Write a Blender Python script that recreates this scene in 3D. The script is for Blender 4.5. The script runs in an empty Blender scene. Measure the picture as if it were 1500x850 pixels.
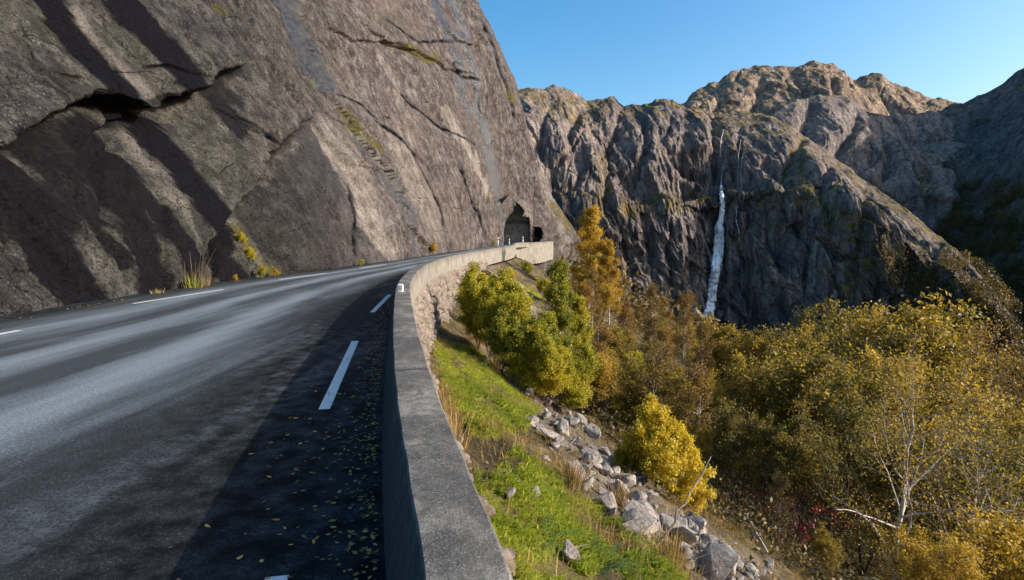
import bpy, bmesh, math, random
import numpy as np
from mathutils import Vector, Matrix
random.seed(7); rng = np.random.default_rng(7)
R = math.radians
scene = bpy.context.scene
col = scene.collection

# ------------------------------------------------------------------ camera model (photo is 1500 x 850)
F, PITCH, CH = 820.0, R(5.7), 1.7
cp, sp = math.cos(PITCH), math.sin(PITCH)
def proj(X, Y, Z):
    dz = Z - CH
    d = np.maximum(Y*cp - dz*sp, 0.05)
    v = -(dz*cp + Y*sp)
    return 750 + F*X/d, 425 + F*v/d
def el_tan(py):                                   # rise per metre forward at picture row py
    return math.tan(math.atan((425-py)/F) - PITCH)
def at_Y(px, py, Y):                              # point on the ray at forward distance Y
    z = CH + Y*el_tan(py)
    return ((px-750)/F*(Y*cp-(z-CH)*sp), Y, z)
def at_z(px, py, z):
    Y = (z-CH)/el_tan(py)
    return ((px-750)/F*(Y*cp-(z-CH)*sp), Y, z)

# ------------------------------------------------------------------ numpy noise
_p = np.random.default_rng(3).permutation(256); _p = np.concatenate([_p, _p, _p])
_g = np.random.default_rng(4).normal(size=(256, 3)); _g /= np.linalg.norm(_g, axis=1)[:, None]
def pn(x, y, z=0.0):
    x, y, z = np.broadcast_arrays(np.asarray(x, float), np.asarray(y, float), np.asarray(z, float))
    xi, yi, zi = np.floor(x).astype(int), np.floor(y).astype(int), np.floor(z).astype(int)
    xf, yf, zf = x-xi, y-yi, z-zi
    u, v, w = (t*t*t*(t*(t*6-15)+10) for t in (xf, yf, zf))
    r = 0
    for i in (0, 1):
        for j in (0, 1):
            for k in (0, 1):
                g = _g[_p[_p[_p[(xi+i) & 255] + ((yi+j) & 255)] + ((zi+k) & 255)]]
                d = g[..., 0]*(xf-i) + g[..., 1]*(yf-j) + g[..., 2]*(zf-k)
                r = r + d*(u if i else 1-u)*(v if j else 1-v)*(w if k else 1-w)
    return r*1.5
def fbm(x, y, z=0.0, o=4, gain=.5):
    r, a, f = 0, 1, 1
    for _ in range(o):
        r = r + a*pn(x*f+_*7.3, y*f-_*3.1, np.asarray(z)*f+_*1.7); a *= gain; f *= 2.03
    return r
def ridged(x, y, z=0.0, o=4, gain=.5):
    r, a, f = 0, 1, 1
    for _ in range(o):
        r = r + a*(1-2*np.abs(pn(x*f+_*5.3, y*f-_*9.1, np.asarray(z)*f+_*2.7))); a *= gain; f *= 2.03
    return r
def voro(x, y, seed=0, jit=.9):
    xi, yi = np.floor(x).astype(int), np.floor(y).astype(int)
    f1 = np.full(x.shape, 9.); f2 = np.full(x.shape, 9.); cid = np.zeros(x.shape)
    for i in (-1, 0, 1):
        for j in (-1, 0, 1):
            h = _p[_p[(xi+i+seed) & 255] + ((yi+j) & 255)]
            h2 = _p[h+17]
            dx = xi+i+.5+jit*(h/255-.5)-x; dy = yi+j+.5+jit*(h2/255-.5)-y
            d = np.hypot(dx, dy); c = d < f1
            f2 = np.where(c, f1, np.minimum(f2, d)); cid = np.where(c, _p[h+91]/255., cid); f1 = np.where(c, d, f1)
    return f1, f2, cid
def sstep(a, b, x):
    t = np.clip((x-a)/(b-a), 0, 1); return t*t*(3-2*t)
def pol_dist(px, py, pts):
    """distance to a polyline, parameter 0..1 along it, signed side"""
    best = np.full(np.shape(px), 1e9); par = np.zeros(np.shape(px)); side = np.zeros(np.shape(px))
    n = len(pts)-1
    for i in range(n):
        (ax, ay), (bx, by) = pts[i], pts[i+1]
        dx, dy = bx-ax, by-ay
        t = np.clip(((px-ax)*dx+(py-ay)*dy)/(dx*dx+dy*dy), 0, 1)
        d = np.hypot(px-ax-t*dx, py-ay-t*dy); c = d < best
        best = np.where(c, d, best); par = np.where(c, (i+t)/n, par)
        side = np.where(c, np.sign(dx*(py-ay)-dy*(px-ax)), side)
    return best, par, side
def in_poly(px, py, poly):
    r = np.zeros(np.shape(px), bool); n = len(poly)
    for i in range(n):
        (ax, ay), (bx, by) = poly[i], poly[(i+1) % n]
        if ay == by: continue
        c = (ay > py) != (by > py)
        r ^= c & (px < (bx-ax)*(py-ay)/(by-ay)+ax)
    return r
def pchip(xs, ys, x):
    xs, ys = np.asarray(xs, float), np.asarray(ys, float)
    h = np.diff(xs); dl = np.diff(ys, axis=0)/h.reshape((-1,)+(1,)*(ys.ndim-1))
    m = np.zeros_like(ys); m[0], m[-1] = dl[0], dl[-1]; m[1:-1] = (dl[1:]+dl[:-1])/2
    x = np.clip(x, xs[0], xs[-1]); i = np.clip(np.searchsorted(xs, x)-1, 0, len(xs)-2)
    sh = np.shape(x)+(1,)*(ys.ndim-1)
    t = ((x-xs[i])/h[i]).reshape(sh); hh = h[i].reshape(sh)
    return (2*t**3-3*t**2+1)*ys[i]+(t**3-2*t**2+t)*hh*m[i]+(-2*t**3+3*t**2)*ys[i+1]+(t**3-t**2)*hh*m[i+1]

# ------------------------------------------------------------------ object helpers
def mesh_np(name, verts, faces, mat, smooth=True, attrs=None, fattr=None, mat2=None, midx=None):
    verts = np.asarray(verts, np.float32).reshape(-1, 3); faces = np.asarray(faces, np.int32)
    me = bpy.data.meshes.new(name); nf, k = faces.shape
    me.vertices.add(len(verts)); me.vertices.foreach_set('co', verts.ravel())
    me.loops.add(nf*k); me.loops.foreach_set('vertex_index', faces.ravel())
    me.polygons.add(nf); me.polygons.foreach_set('loop_start', np.arange(0, nf*k, k, dtype=np.int32))
    me.polygons.foreach_set('loop_total', np.full(nf, k, np.int32))
    me.polygons.foreach_set('use_smooth', np.full(nf, bool(smooth)))
    me.materials.append(mat)
    if mat2 is not None:
        me.materials.append(mat2); me.polygons.foreach_set('material_index', np.asarray(midx, np.int32))
    for n, a in (attrs or {}).items():
        at = me.attributes.new(n, 'FLOAT', 'POINT'); at.data.foreach_set('value', np.asarray(a, np.float32).ravel())
    for n, a in (fattr or {}).items():
        at = me.attributes.new(n, 'FLOAT', 'FACE'); at.data.foreach_set('value', np.asarray(a, np.float32).ravel())
    me.update(); me.validate()
    return me
def link(name, me, parent=None):
    o = bpy.data.objects.new(name, me); col.objects.link(o)
    if parent: o.parent = parent
    return o
def grid_faces(nr, nc):
    i = np.arange(nr-1)[:, None]*nc+np.arange(nc-1)[None]
    return np.stack([i, i+1, i+nc+1, i+nc], -1).reshape(-1, 4)
def tag(o, label, cat, group=None):
    o['label'] = label; o['category'] = cat
    if group: o['group'] = group
    return o
def struct(name, me):
    o = link(name, me); o['kind'] = 'structure'; return o
def stuff(name, me, label, cat):
    o = link(name, me); o['kind'] = 'stuff'; return tag(o, label, cat)
def empty(name, loc, label, cat, group=None, rz=0, sc=1):
    o = bpy.data.objects.new(name, None); col.objects.link(o)
    o.location = loc; o.rotation_euler = (0, 0, rz); o.scale = (sc,)*3 if np.isscalar(sc) else sc
    o.empty_display_size = .2
    return tag(o, label, cat, group)
def dup(root, loc, rz, sc, label, group=None):
    r = root.copy(); col.objects.link(r); r.location = loc; r.rotation_euler = (0, 0, rz)
    r.scale = (sc,)*3 if np.isscalar(sc) else sc
    r['label'] = label
    if group: r['group'] = group
    for ch in list(root.children):
        c = ch.copy(); col.objects.link(c); c.parent = r
        for g in list(ch.children):
            d = g.copy(); col.objects.link(d); d.parent = c
    return r
class TubeSet:
    def __init__(s): s.v = []; s.f = []
    def add(s, pts, rad, n=5):
        pts = np.asarray(pts, float); m = len(pts)
        tan = np.gradient(pts, axis=0); tan /= np.linalg.norm(tan, axis=1)[:, None]+1e-9
        ref = np.where(np.abs(tan[:, 2:3]) > .9, np.array([[1., 0, 0]]), np.array([[0, 0, 1.]]))
        a = np.cross(tan, ref); a /= np.linalg.norm(a, axis=1)[:, None]+1e-9
        b = np.cross(tan, a); b0 = sum(len(x) for x in s.v)
        ang = np.arange(n)*2*math.pi/n
        rad = np.asarray(rad, float).reshape(-1, 1, 1)
        ring = pts[:, None]+rad*(np.cos(ang)[None, :, None]*a[:, None]+np.sin(ang)[None, :, None]*b[:, None])
        s.v.append(ring.reshape(-1, 3))
        i = np.arange(m-1)[:, None]*n; j = np.arange(n)[None]; k = (j+1) % n
        s.f.append((np.stack([i+j, i+k, i+n+k, i+n+j], -1).reshape(-1, 4))+b0)
        return s
    def mesh(s, name, mat): return mesh_np(name, np.concatenate(s.v), np.concatenate(s.f), mat, True)
def chunk(name, seed, mat, flat=(1, .8, .6), sub=2, rough=.12):
    """an angular broken stone"""
    r = np.random.default_rng(seed); bm = bmesh.new()
    for p in r.normal(size=(13, 3)):
        p = p/np.linalg.norm(p)*r.uniform(.75, 1.05); bm.verts.new(p*np.array(flat)*.5)
    ret = bmesh.ops.convex_hull(bm, input=bm.verts)
    bmesh.ops.delete(bm, geom=list({g for g in ret['geom_interior']+ret['geom_unused'] if isinstance(g, bmesh.types.BMVert)}), context='VERTS')
    bmesh.ops.bevel(bm, geom=bm.edges[:], offset=.035, segments=1, affect='EDGES', profile=.6)
    bmesh.ops.triangulate(bm, faces=bm.faces[:])
    for _ in range(sub): bmesh.ops.subdivide_edges(bm, edges=bm.edges[:], cuts=1, use_grid_fill=True)
    bmesh.ops.triangulate(bm, faces=bm.faces[:])
    co = np.array([v.co for v in bm.verts]); n = fbm(co[:, 0]*3+seed, co[:, 1]*3, co[:, 2]*3, 3)*rough*.35
    for v, k in zip(bm.verts, n): v.co *= 1+k
    me = bpy.data.meshes.new(name); bm.to_mesh(me); bm.free(); me.materials.append(mat)
    for p in me.polygons: p.use_smooth = False
    return me

# ------------------------------------------------------------------ materials
class NT:
    def __init__(s, name):
        s.m = bpy.data.materials.new(name); s.m.use_nodes = True; s.t = s.m.node_tree; s.t.nodes.clear()
        s.out = s.n('ShaderNodeOutputMaterial')
    def n(s, typ, ins=None, **kw):
        nd = s.t.nodes.new(typ)
        for k, v in kw.items(): setattr(nd, k, v)
        for k, v in (ins or {}).items(): s.set(nd.inputs[k], v)
        return nd
    def set(s, sock, v):
        if isinstance(v, bpy.types.Node): v = v.outputs[0]
        if isinstance(v, bpy.types.NodeSocket): s.t.links.new(v, sock)
        else:
            if isinstance(v, (tuple, list)) and len(v) == 3 and sock.type == 'RGBA': v = (*v, 1)
            sock.default_value = v
    def co(s, kind='Object', scale=(1, 1, 1), rot=(0, 0, 0)):
        tc = s.n('ShaderNodeTexCoord')
        return s.n('ShaderNodeMapping', {'Vector': tc.outputs[kind], 'Scale': scale, 'Rotation': rot})
    def noise(s, vec, scale=1, detail=6, rough=.6, dist=0):
        return s.n('ShaderNodeTexNoise', {'Vector': vec, 'Scale': scale, 'Detail': detail, 'Roughness': rough, 'Distortion': dist}).outputs['Fac']
    def voro(s, vec, scale=1, feature='F1', rnd=1):
        return s.n('ShaderNodeTexVoronoi', {'Vector': vec, 'Scale': scale, 'Randomness': rnd}, feature=feature)
    def ramp(s, fac, stops, interp='LINEAR'):
        nd = s.n('ShaderNodeValToRGB', {'Fac': fac}); cr = nd.color_ramp; cr.interpolation = interp
        while len(cr.elements) < len(stops): cr.elements.new(.5)
        for e, (p, c) in zip(cr.elements, stops):
            e.position = p; e.color = (*c, 1) if isinstance(c, (tuple, list)) else (c, c, c, 1)
        return nd.outputs[0]
    def mix(s, fac, a, b, mode='MIX'):
        nd = s.n('ShaderNodeMix', data_type='RGBA', blend_type=mode)
        s.set(nd.inputs[0], fac); s.set(nd.inputs[6], a); s.set(nd.inputs[7], b); return nd.outputs[2]
    def math(s, op, a, b=0.0, c=0.0, clamp=False):
        nd = s.n('ShaderNodeMath', operation=op, use_clamp=clamp)
        s.set(nd.inputs[0], a); s.set(nd.inputs[1], b); s.set(nd.inputs[2], c); return nd.outputs[0]
    def attr(s, name): return s.n('ShaderNodeAttribute', attribute_name=name).outputs['Fac']
    def bump(s, h, strength=.5, dist=.1, prev=None):
        nd = s.n('ShaderNodeBump', {'Height': h, 'Strength': strength, 'Distance': dist})
        if prev is not None: s.set(nd.inputs['Normal'], prev)
        return nd.outputs[0]
    def finish(s, colr, rough=.8, spec=.3, normal=None, **kw):
        b = s.n('ShaderNodeBsdfPrincipled', {'Base Color': colr, 'Roughness': rough, 'Specular IOR Level': spec, **kw})
        if normal is not None: s.set(b.inputs['Normal'], normal)
        s.set(s.out.inputs['Surface'], b); return s.m

def simple(name, c, rough=.7, spec=.3, var=.25, scale=8):
    t = NT(name); v = t.noise(t.co(), scale, 5)
    return t.finish(t.mix(v, tuple(x*(1-var) for x in c), tuple(min(1, x*(1+var)) for x in c)), rough, spec)

def m_cliff():
    t = NT('cliff_rock')
    o = t.co()
    oz = t.co(scale=(1, 1, .09))                            # stretched down the fall line
    big = t.noise(o, .12, 4); med = t.noise(o, .9, 8, .65); fine = t.noise(o, 11, 9, .75)
    st1 = t.noise(oz, 1.1, 7, .66, .25); st2 = t.noise(t.co(scale=(1, 1, .42)), 2.4, 9, .7, .0)
    zone = t.attr('zone'); wet_shade = t.attr('wet_shade'); moss = t.attr('moss'); pale = t.attr('pale')
    a = t.ramp(med, [(.32, (.017, .017, .019)), (.5, (.046, .043, .044)), (.68, (.125, .118, .110))])      # grey slabs
    b = t.ramp(med, [(.32, (.034, .030, .034)), (.5, (.086, .076, .077)), (.68, (.20, .183, .176))])         # brown slabs
    c = t.mix(zone, a, b)
    c = t.mix(t.ramp(st1, [(.35, 0), (.62, .55)]), c, t.mix(zone, (.016, .015, .017), (.052, .037, .034)))
    c = t.mix(t.ramp(st2, [(.5, 0), (.66, .6)]), c, t.mix(zone, (.15, .145, .13), (.31, .275, .245)))
    c = t.mix(t.ramp(big, [(.45, 0), (.7, .45)]), c, t.mix(zone, (.075, .078, .052), (.14, .112, .096)))
    c = t.mix(pale, c, t.ramp(med, [(.3, (.16, .145, .13)), (.65, (.42, .375, .33))]))
    sp1 = t.voro(o, 9); sp2 = t.voro(o, 21)
    lich = t.math('MULTIPLY', t.math('MAXIMUM', t.ramp(sp1.outputs['Distance'], [(.14, 1), (.25, 0)]), t.ramp(sp2.outputs['Distance'], [(.16, .8), (.3, 0)])), t.ramp(t.noise(o, 1.3, 6, .7), [(.48, 0), (.62, .85)]))
    c = t.mix(lich, c, (.27, .27, .21))
    c = t.mix(t.ramp(fine, [(.40, .85), (.5, 0)]), c, (.010, .009, .010))
    c = t.mix(wet_shade, c, t.ramp(fine, [(.35, (.002, .002, .003)), (.7, (.011, .011, .0145))]))
    c = t.mix(t.math('MULTIPLY', moss, t.ramp(t.noise(o, 2.6, 7, .75), [(.42, 0), (.54, 1)])), c, t.ramp(fine, [(.35, (.025, .032, .008)), (.65, (.13, .105, .022))]))
    h = t.math('ADD', t.math('MULTIPLY', med, 1.1), t.math('MULTIPLY', fine, .35))
    h = t.math('ADD', h, t.math('MULTIPLY', st1, .5))
    cr = t.voro(t.n('ShaderNodeVectorMath', {0: o, 1: t.n('ShaderNodeTexNoise', {'Vector': o, 'Scale': .5, 'Detail': 6}).outputs['Color']}, operation='ADD').outputs[0], .42, 'DISTANCE_TO_EDGE')
    crk = t.math('SUBTRACT', 1, t.math('MULTIPLY', t.ramp(cr.outputs['Distance'], [(0, 1), (.014, 0)]), t.ramp(t.noise(o, .35, 4), [(.53, 0), (.6, 1)])))
    h = t.math('ADD', h, t.math('MULTIPLY', crk, .35))
    c = t.mix(t.math('MULTIPLY', t.math('SUBTRACT', 1, crk), .8), c, (.010, .009, .009))
    cr2 = t.voro(t.n('ShaderNodeVectorMath', {0: t.co(scale=(1, 1, .6), rot=(.5, 0, 0)), 1: t.n('ShaderNodeTexNoise', {'Vector': o, 'Scale': 1.1, 'Detail': 5}).outputs['Color']}, operation='ADD').outputs[0], 1.5, 'DISTANCE_TO_EDGE')
    ck2 = t.math('MULTIPLY', t.ramp(cr2.outputs['Distance'], [(0, 1), (.03, 0)]), t.ramp(t.noise(o, .5, 5, .65), [(.5, 0), (.6, 1)]))
    c = t.mix(t.math('MULTIPLY', ck2, .75), c, (.012, .011, .010)); h = t.math('SUBTRACT', h, t.math('MULTIPLY', ck2, .25))
    nrm = t.bump(t.noise(o, 34, 5, .75), .5, .02, t.bump(h, 1.0, .28))
    sheen = t.attr('sheen')
    rough = t.math('SUBTRACT', .85, t.math('MULTIPLY', sheen, .55))
    return t.finish(c, rough, t.math('ADD', t.math('MULTIPLY', t.math('SUBTRACT', 1, wet_shade), .06), t.math('MULTIPLY', sheen, .95)), nrm)

def m_mount(name, dark=1.0, veg=1.0, tint=(1, 1, 1)):
    t = NT(name); o = t.co(); oz = t.co(scale=(1, 1, .16))
    med = t.noise(o, .07, 8, .65); fine = t.noise(o, .6, 8, .7); st = t.noise(oz, .22, 7, .65, .8); st2 = t.noise(oz, .75, 6, .65, .5)
    k = dark
    c = t.ramp(med, [(.28, (.15*k, .132*k, .13*k)), (.5, (.29*k, .25*k, .23*k)), (.72, (.44*k, .38*k, .33*k))])
    c = t.mix(t.ramp(st, [(.40, 0), (.62, .8)]), c, (.055*k, .052*k, .062*k))
    c = t.mix(t.ramp(st2, [(.52, 0), (.70, .6)]), c, (.37*k, .32*k, .29*k))
    c = t.mix(t.ramp(fine, [(.34, .75), (.5, 0)]), c, (.035*k, .033*k, .04*k))
    c = t.mix(t.math('MULTIPLY', t.attr('seep_shade'), t.ramp(t.noise(oz, .35, 6, .6, .6), [(.38, .85), (.58, .1)])), c, (.040*k, .038*k, .045*k))  # shade of the lower cliff painted into the rock, along with seepage
    c = t.mix(1.0, c, tint, 'MULTIPLY')
    geo = t.n('ShaderNodeNewGeometry'); nz = t.n('ShaderNodeSeparateXYZ', {0: geo.outputs['Normal']}).outputs['Z']
    vg = t.math('ADD', nz, t.math('MULTIPLY', t.math('SUBTRACT', t.noise(o, .22, 8, .75), .5), 2.1))
    vg = t.math('MULTIPLY', t.ramp(vg, [(.78, 0), (.93, .9)]), veg)
    vg = t.math('MAXIMUM', vg, t.math('MULTIPLY', t.attr('veg'), t.ramp(t.noise(o, .30, 8, .75), [(.46, 0), (.56, .95)])))
    vc = t.ramp(t.noise(o, .12, 6, .7), [(.32, (.04, .045, .014)), (.45, (.10, .09, .02)), (.55, (.24, .165, .035)), (.7, (.36, .23, .06))])
    c = t.mix(vg, c, vc)
    h = t.math('ADD', t.math('MULTIPLY', med, 3.), t.math('MULTIPLY', fine, .9)); h = t.math('ADD', h, t.math('MULTIPLY', st, 1.8))
    return t.finish(c, .88, .12, t.bump(h, 1.0, 2.2))

def m_asphalt():
    t = NT('asphalt'); o = t.co(); A = t.attr('across'); L = t.attr('along')
    uv = t.n('ShaderNodeCombineXYZ', {0: t.math('MULTIPLY', A, 1.0), 1: t.math('MULTIPLY', L, .12)})
    lane = t.noise(uv, 1.6, 5, .55, .35); lane2 = t.noise(uv, 5.5, 5, .6, .3)
    gr = t.noise(o, 130, 4, .7); g2 = t.noise(o, 38, 4, .7); sp = t.voro(o, 70)
    trk = t.attr('track')
    w = t.math('ADD', t.math('MULTIPLY', lane, .75), t.math('MULTIPLY', lane2, .28)); w = t.math('ADD', w, t.math('MULTIPLY', trk, .36))
    w = t.ramp(t.math('ADD', w, t.math('MULTIPLY', t.math('SUBTRACT', g2, .5), .22)), [(.50, 0), (.92, 1)])
    c = t.mix(w, (.054, .063, .070), (.27, .325, .36))
    c = t.mix(t.ramp(g2, [(.35, .65), (.6, 0)]), c, (.012, .013, .015))
    c = t.mix(t.math('MULTIPLY', t.ramp(sp.outputs['Distance'], [(.15, 1), (.36, 0)]), .8), c, t.mix(t.n('ShaderNodeSeparateColor', {0: sp.outputs['Color']}).outputs[0], (.02, .02, .02), (.26, .25, .225)))
    c = t.mix(t.math('MULTIPLY', t.attr('edge'), t.ramp(t.noise(o, 5, 5), [(.3, .3), (.6, 1)])), c, (.006, .006, .006))  # wall shadow and cliff foot strip painted dark into the asphalt
    rough = t.math('SUBTRACT', .60, t.math('MULTIPLY', w, .18))
    return t.finish(c, rough, t.math('MULTIPLY', t.math('ADD', .16, t.math('MULTIPLY', w, .4)), t.math('SUBTRACT', 1, t.attr('edge'))), t.bump(t.math('ADD', gr, t.math('MULTIPLY', sp.outputs['Distance'], .8)), .5, .006))

def m_concrete():
    t = NT('weathered_concrete'); o = t.co(); b = t.noise(o, 2.3, 7, .62); m = t.noise(o, 16, 6, .7); f = t.noise(o, 90, 4, .75)
    c = t.ramp(b, [(.36, (.085, .083, .077)), (.52, (.135, .131, .118)), (.64, (.25, .238, .205))])
    c = t.mix(t.ramp(m, [(.4, .6), (.56, 0)]), c, (.055, .054, .052))
    c = t.mix(t.ramp(f, [(.55, 0), (.68, .55)]), c, (.42, .40, .36))
    c = t.mix(t.ramp(f, [(.32, .7), (.43, 0)]), c, (.03, .03, .03))
    brd = t.attr('board'); L = t.attr('along')
    bl = t.math('MULTIPLY', t.math('ABSOLUTE', t.math('SUBTRACT', t.math('FRACT', t.math('MULTIPLY', L, 2.2)), .5)), 2)
    lines = t.math('MULTIPLY', t.ramp(bl, [(.0, 1), (.09, 0)]), brd)
    face = t.ramp(t.noise(t.n('ShaderNodeCombineXYZ', {0: t.math('MULTIPLY', L, 4), 1: t.n('ShaderNodeSeparateXYZ', {0: o}).outputs['Z']}), 1.2, 6, .65), [(.35, (.13, .12, .10)), (.5, (.26, .24, .205)), (.66, (.40, .375, .33))])
    c = t.mix(t.math('MULTIPLY', brd, .72), c, face)
    c = t.mix(t.math('MULTIPLY', lines, .5), c, (.13, .12, .10))
    jn = t.math('ABSOLUTE', t.math('SUBTRACT', t.math('FRACT', t.math('MULTIPLY', L, .27)), .5)); jn = t.ramp(t.math('ADD', jn, t.math('MULTIPLY', t.math('SUBTRACT', m, .5), .004)), [(.002, 1), (.006, 0)])
    c = t.mix(t.math('MULTIPLY', jn, .8), c, (.02, .02, .02))
    c = t.mix(t.ramp(t.noise(o, 5, 6, .7), [(.60, 0), (.68, .55)]), c, (.075, .078, .05))
    c = t.mix(t.attr('face_shade'), c, t.ramp(m, [(.35, (.022, .026, .028)), (.65, (.06, .066, .066))]))  # shade of the parapet's inner face painted darker into the concrete
    h = t.math('ADD', t.math('MULTIPLY', f, .8), m)
    return t.finish(c, .9, .15, t.bump(h, .8, .014))

def m_stone(name, lo, mid, hi, scale=6, bump=.5, moss=True):
    t = NT(name); o = t.co(); g = t.n('ShaderNodeTexCoord'); b = t.noise(o, scale*.4, 6, .6); f = t.noise(o, scale*3, 7, .72)
    c = t.ramp(b, [(.3, lo), (.5, mid), (.7, hi)])
    c = t.mix(t.ramp(f, [(.36, .6), (.5, 0)]), c, tuple(x*.35 for x in lo))
    c = t.mix(t.ramp(t.noise(o, scale*1.3, 4), [(.58, 0), (.68, .45)]), c, (.46, .45, .41))
    info = t.n('ShaderNodeObjectInfo').outputs['Random']
    c = t.mix(1.0, c, t.ramp(info, [(0, (.72, .70, .70)), (1, (1.1, 1.06, 1.0))]), 'MULTIPLY')
    if moss: c = t.mix(t.ramp(t.noise(o, scale*.5, 5), [(.6, 0), (.72, .6)]), c, (.10, .11, .03))
    return t.finish(c, .88, .15, t.bump(t.math('ADD', b, t.math('MULTIPLY', f, .5)), bump, .06))

def m_ground():
    t = NT('slope_ground'); o = t.co(); n1 = t.noise(o, .9, 7, .65); n2 = t.noise(o, 7, 7, .7); n3 = t.noise(o, 30, 5, .7)
    c = t.ramp(n1, [(.3, (.03, .026, .015)), (.48, (.085, .066, .034)), (.6, (.16, .12, .06)), (.75, (.20, .175, .14))])
    c = t.mix(t.ramp(n2, [(.35, .7), (.5, 0)]), c, (.018, .016, .012))
    rk = t.attr('rocky'); sv = t.voro(o, 3.2, 'DISTANCE_TO_EDGE')
    rc = t.ramp(n2, [(.3, (.045, .038, .032)), (.68, (.20, .175, .15))])
    rc = t.mix(t.ramp(t.noise(o, 2.2, 6, .7), [(.42, .9), (.56, 0)]), rc, t.ramp(n3, [(.35, (.04, .03, .018)), (.65, (.19, .14, .07))]))
    c = t.mix(rk, c, rc)
    ms = t.math('MULTIPLY', t.attr('moss'), t.ramp(n2, [(.28, .3), (.45, 1)]))
    c = t.mix(ms, c, t.ramp(n3, [(.35, (.075, .095, .008)), (.65, (.24, .26, .02))]))
    far = t.attr('far'); c = t.mix(far, c, t.ramp(n1, [(.35, (.018, .022, .010)), (.65, (.06, .05, .02))]))
    h = t.math('ADD', n2, t.math('MULTIPLY', n3, .4))
    return t.finish(c, .92, .1, t.bump(h, .8, .08))

def m_leaf(name, stops, trans=.35, rough=.55):
    t = NT(name); r = t.attr('tone'); n = t.noise(t.co(), .55, 3)
    info = t.n('ShaderNodeObjectInfo').outputs['Random']
    f = t.math('ADD', t.math('MULTIPLY', r, .62), t.math('MULTIPLY', n, .55)); f = t.math('ADD', f, t.math('MULTIPLY', t.math('SUBTRACT', info, .5), .42)); f = t.math('SUBTRACT', f, .08)
    c = t.ramp(f, stops)
    b = t.n('ShaderNodeBsdfPrincipled', {'Base Color': c, 'Roughness': rough, 'Specular IOR Level': .5})
    tr = t.n('ShaderNodeBsdfTranslucent', {'Color': c}); mx = t.n('ShaderNodeMixShader', {0: trans, 1: b, 2: tr})
    t.set(t.out.inputs['Surface'], mx); return t.m

def m_bark(name, lo, hi, white=False):
    t = NT(name); o = t.co(scale=(1, 1, .3)); n = t.noise(o, 14, 6, .7)
    c = t.ramp(n, [(.35, lo), (.65, hi)])
    if white: c = t.mix(t.ramp(t.noise(t.co(scale=(1, 1, 3)), 5, 4), [(.58, 0), (.64, .9)]), c, (.03, .025, .022))
    return t.finish(c, .85, .15, t.bump(n, .5, .02))

def m_blade(name, stops, trans=.3):
    return m_leaf(name, stops, trans, .6)

M = {}
M['cliff'] = m_cliff(); M['mount'] = m_mount('mountain_rock', 1.25, 1.0, (1.04, 1.0, .95)); M['mount_back'] = m_mount('back_mountain_rock', 1.3, 1.0, (1.16, 1.0, .80))
M['mount_dark'] = m_mount('wooded_mountain_rock', .8, .8)
M['asphalt'] = m_asphalt(); M['concrete'] = m_concrete(); M['ground'] = m_ground()
M['masonry'] = m_stone('rough_masonry', (.13, .105, .09), (.24, .205, .18), (.37, .33, .29), 3.5, .8)
M['masonry_grey'] = m_stone('blasted_tunnel_rock', (.10, .096, .092), (.23, .22, .21), (.38, .365, .34), .8, .8, False)
M['rock'] = m_stone('scree_rock', (.16, .15, .145), (.31, .29, .27), (.50, .47, .43), 3, .9)
M['paint'] = simple('road_paint', (.62, .62, .60), .6, .4, .2, 30)
M['white'] = simple('white_plastic', (.8, .8, .78), .4, .5, .03)
M['grey'] = simple('galvanised_metal', (.3, .3, .3), .5, .5, .1)
t_ = NT('falling_water'); v_ = t_.noise(t_.co(scale=(1, 1, .10)), 1.1, 6, .7)
b_ = t_.n('ShaderNodeBsdfPrincipled', {'Base Color': t_.mix(v_, (.72, .77, .81), (.88, .91, .93)), 'Roughness': .6, 'Specular IOR Level': .2})
x_ = t_.n('ShaderNodeMixShader', {0: t_.ramp(v_, [(.36, .25), (.52, 1)]), 1: t_.n('ShaderNodeBsdfTransparent'), 2: b_}); t_.set(t_.out.inputs['Surface'], x_); M['water'] = t_.m
GOLD = [(.1, (.05, .06, .008)), (.35, (.17, .125, .012)), (.6, (.36, .23, .018)), (.85, (.52, .32, .03))]
M['leaf_olive'] = m_leaf('olive_gold_leaves', [(.12, (.06, .06, .014)), (.34, (.155, .13, .020)), (.54, (.335, .24, .027)), (.78, (.54, .36, .04))], .48)
M['leaf_gold'] = m_leaf('orange_gold_leaves', [(.12, (.17, .115, .012)), (.4, (.36, .22, .02)), (.65, (.50, .31, .03)), (.9, (.58, .42, .05))], .45)
M['leaf_green'] = m_leaf('turning_green_leaves', [(.15, (.07, .095, .012)), (.38, (.20, .225, .018)), (.58, (.42, .38, .025)), (.82, (.62, .46, .03))], .5)
M['leaf_yellow'] = m_leaf('yellow_leaves', [(.12, (.16, .15, .014)), (.36, (.40, .32, .02)), (.6, (.58, .44, .026)), (.86, (.68, .52, .05))], .45)
M['leaf_brown'] = m_leaf('thin_brown_leaves', [(.15, (.07, .055, .014)), (.4, (.18, .115, .02)), (.65, (.28, .16, .025)), (.9, (.40, .22, .03))])
M['leaf_red'] = m_leaf('red_leaves', [(.15, (.12, .05, .016)), (.4, (.28, .075, .022)), (.7, (.38, .12, .03)), (.9, (.42, .20, .04))])
M['berry'] = m_leaf('scarlet_berries', [(.2, (.22, .010, .010)), (.8, (.42, .025, .02))], .05, .35)
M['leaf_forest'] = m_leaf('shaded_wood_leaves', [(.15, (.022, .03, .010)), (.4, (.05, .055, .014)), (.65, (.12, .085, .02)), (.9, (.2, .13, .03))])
M['leaf_under'] = m_leaf('undergrowth_leaves', [(.15, (.02, .026, .008)), (.4, (.06, .055, .014)), (.65, (.13, .085, .02)), (.9, (.22, .14, .03))])
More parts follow.
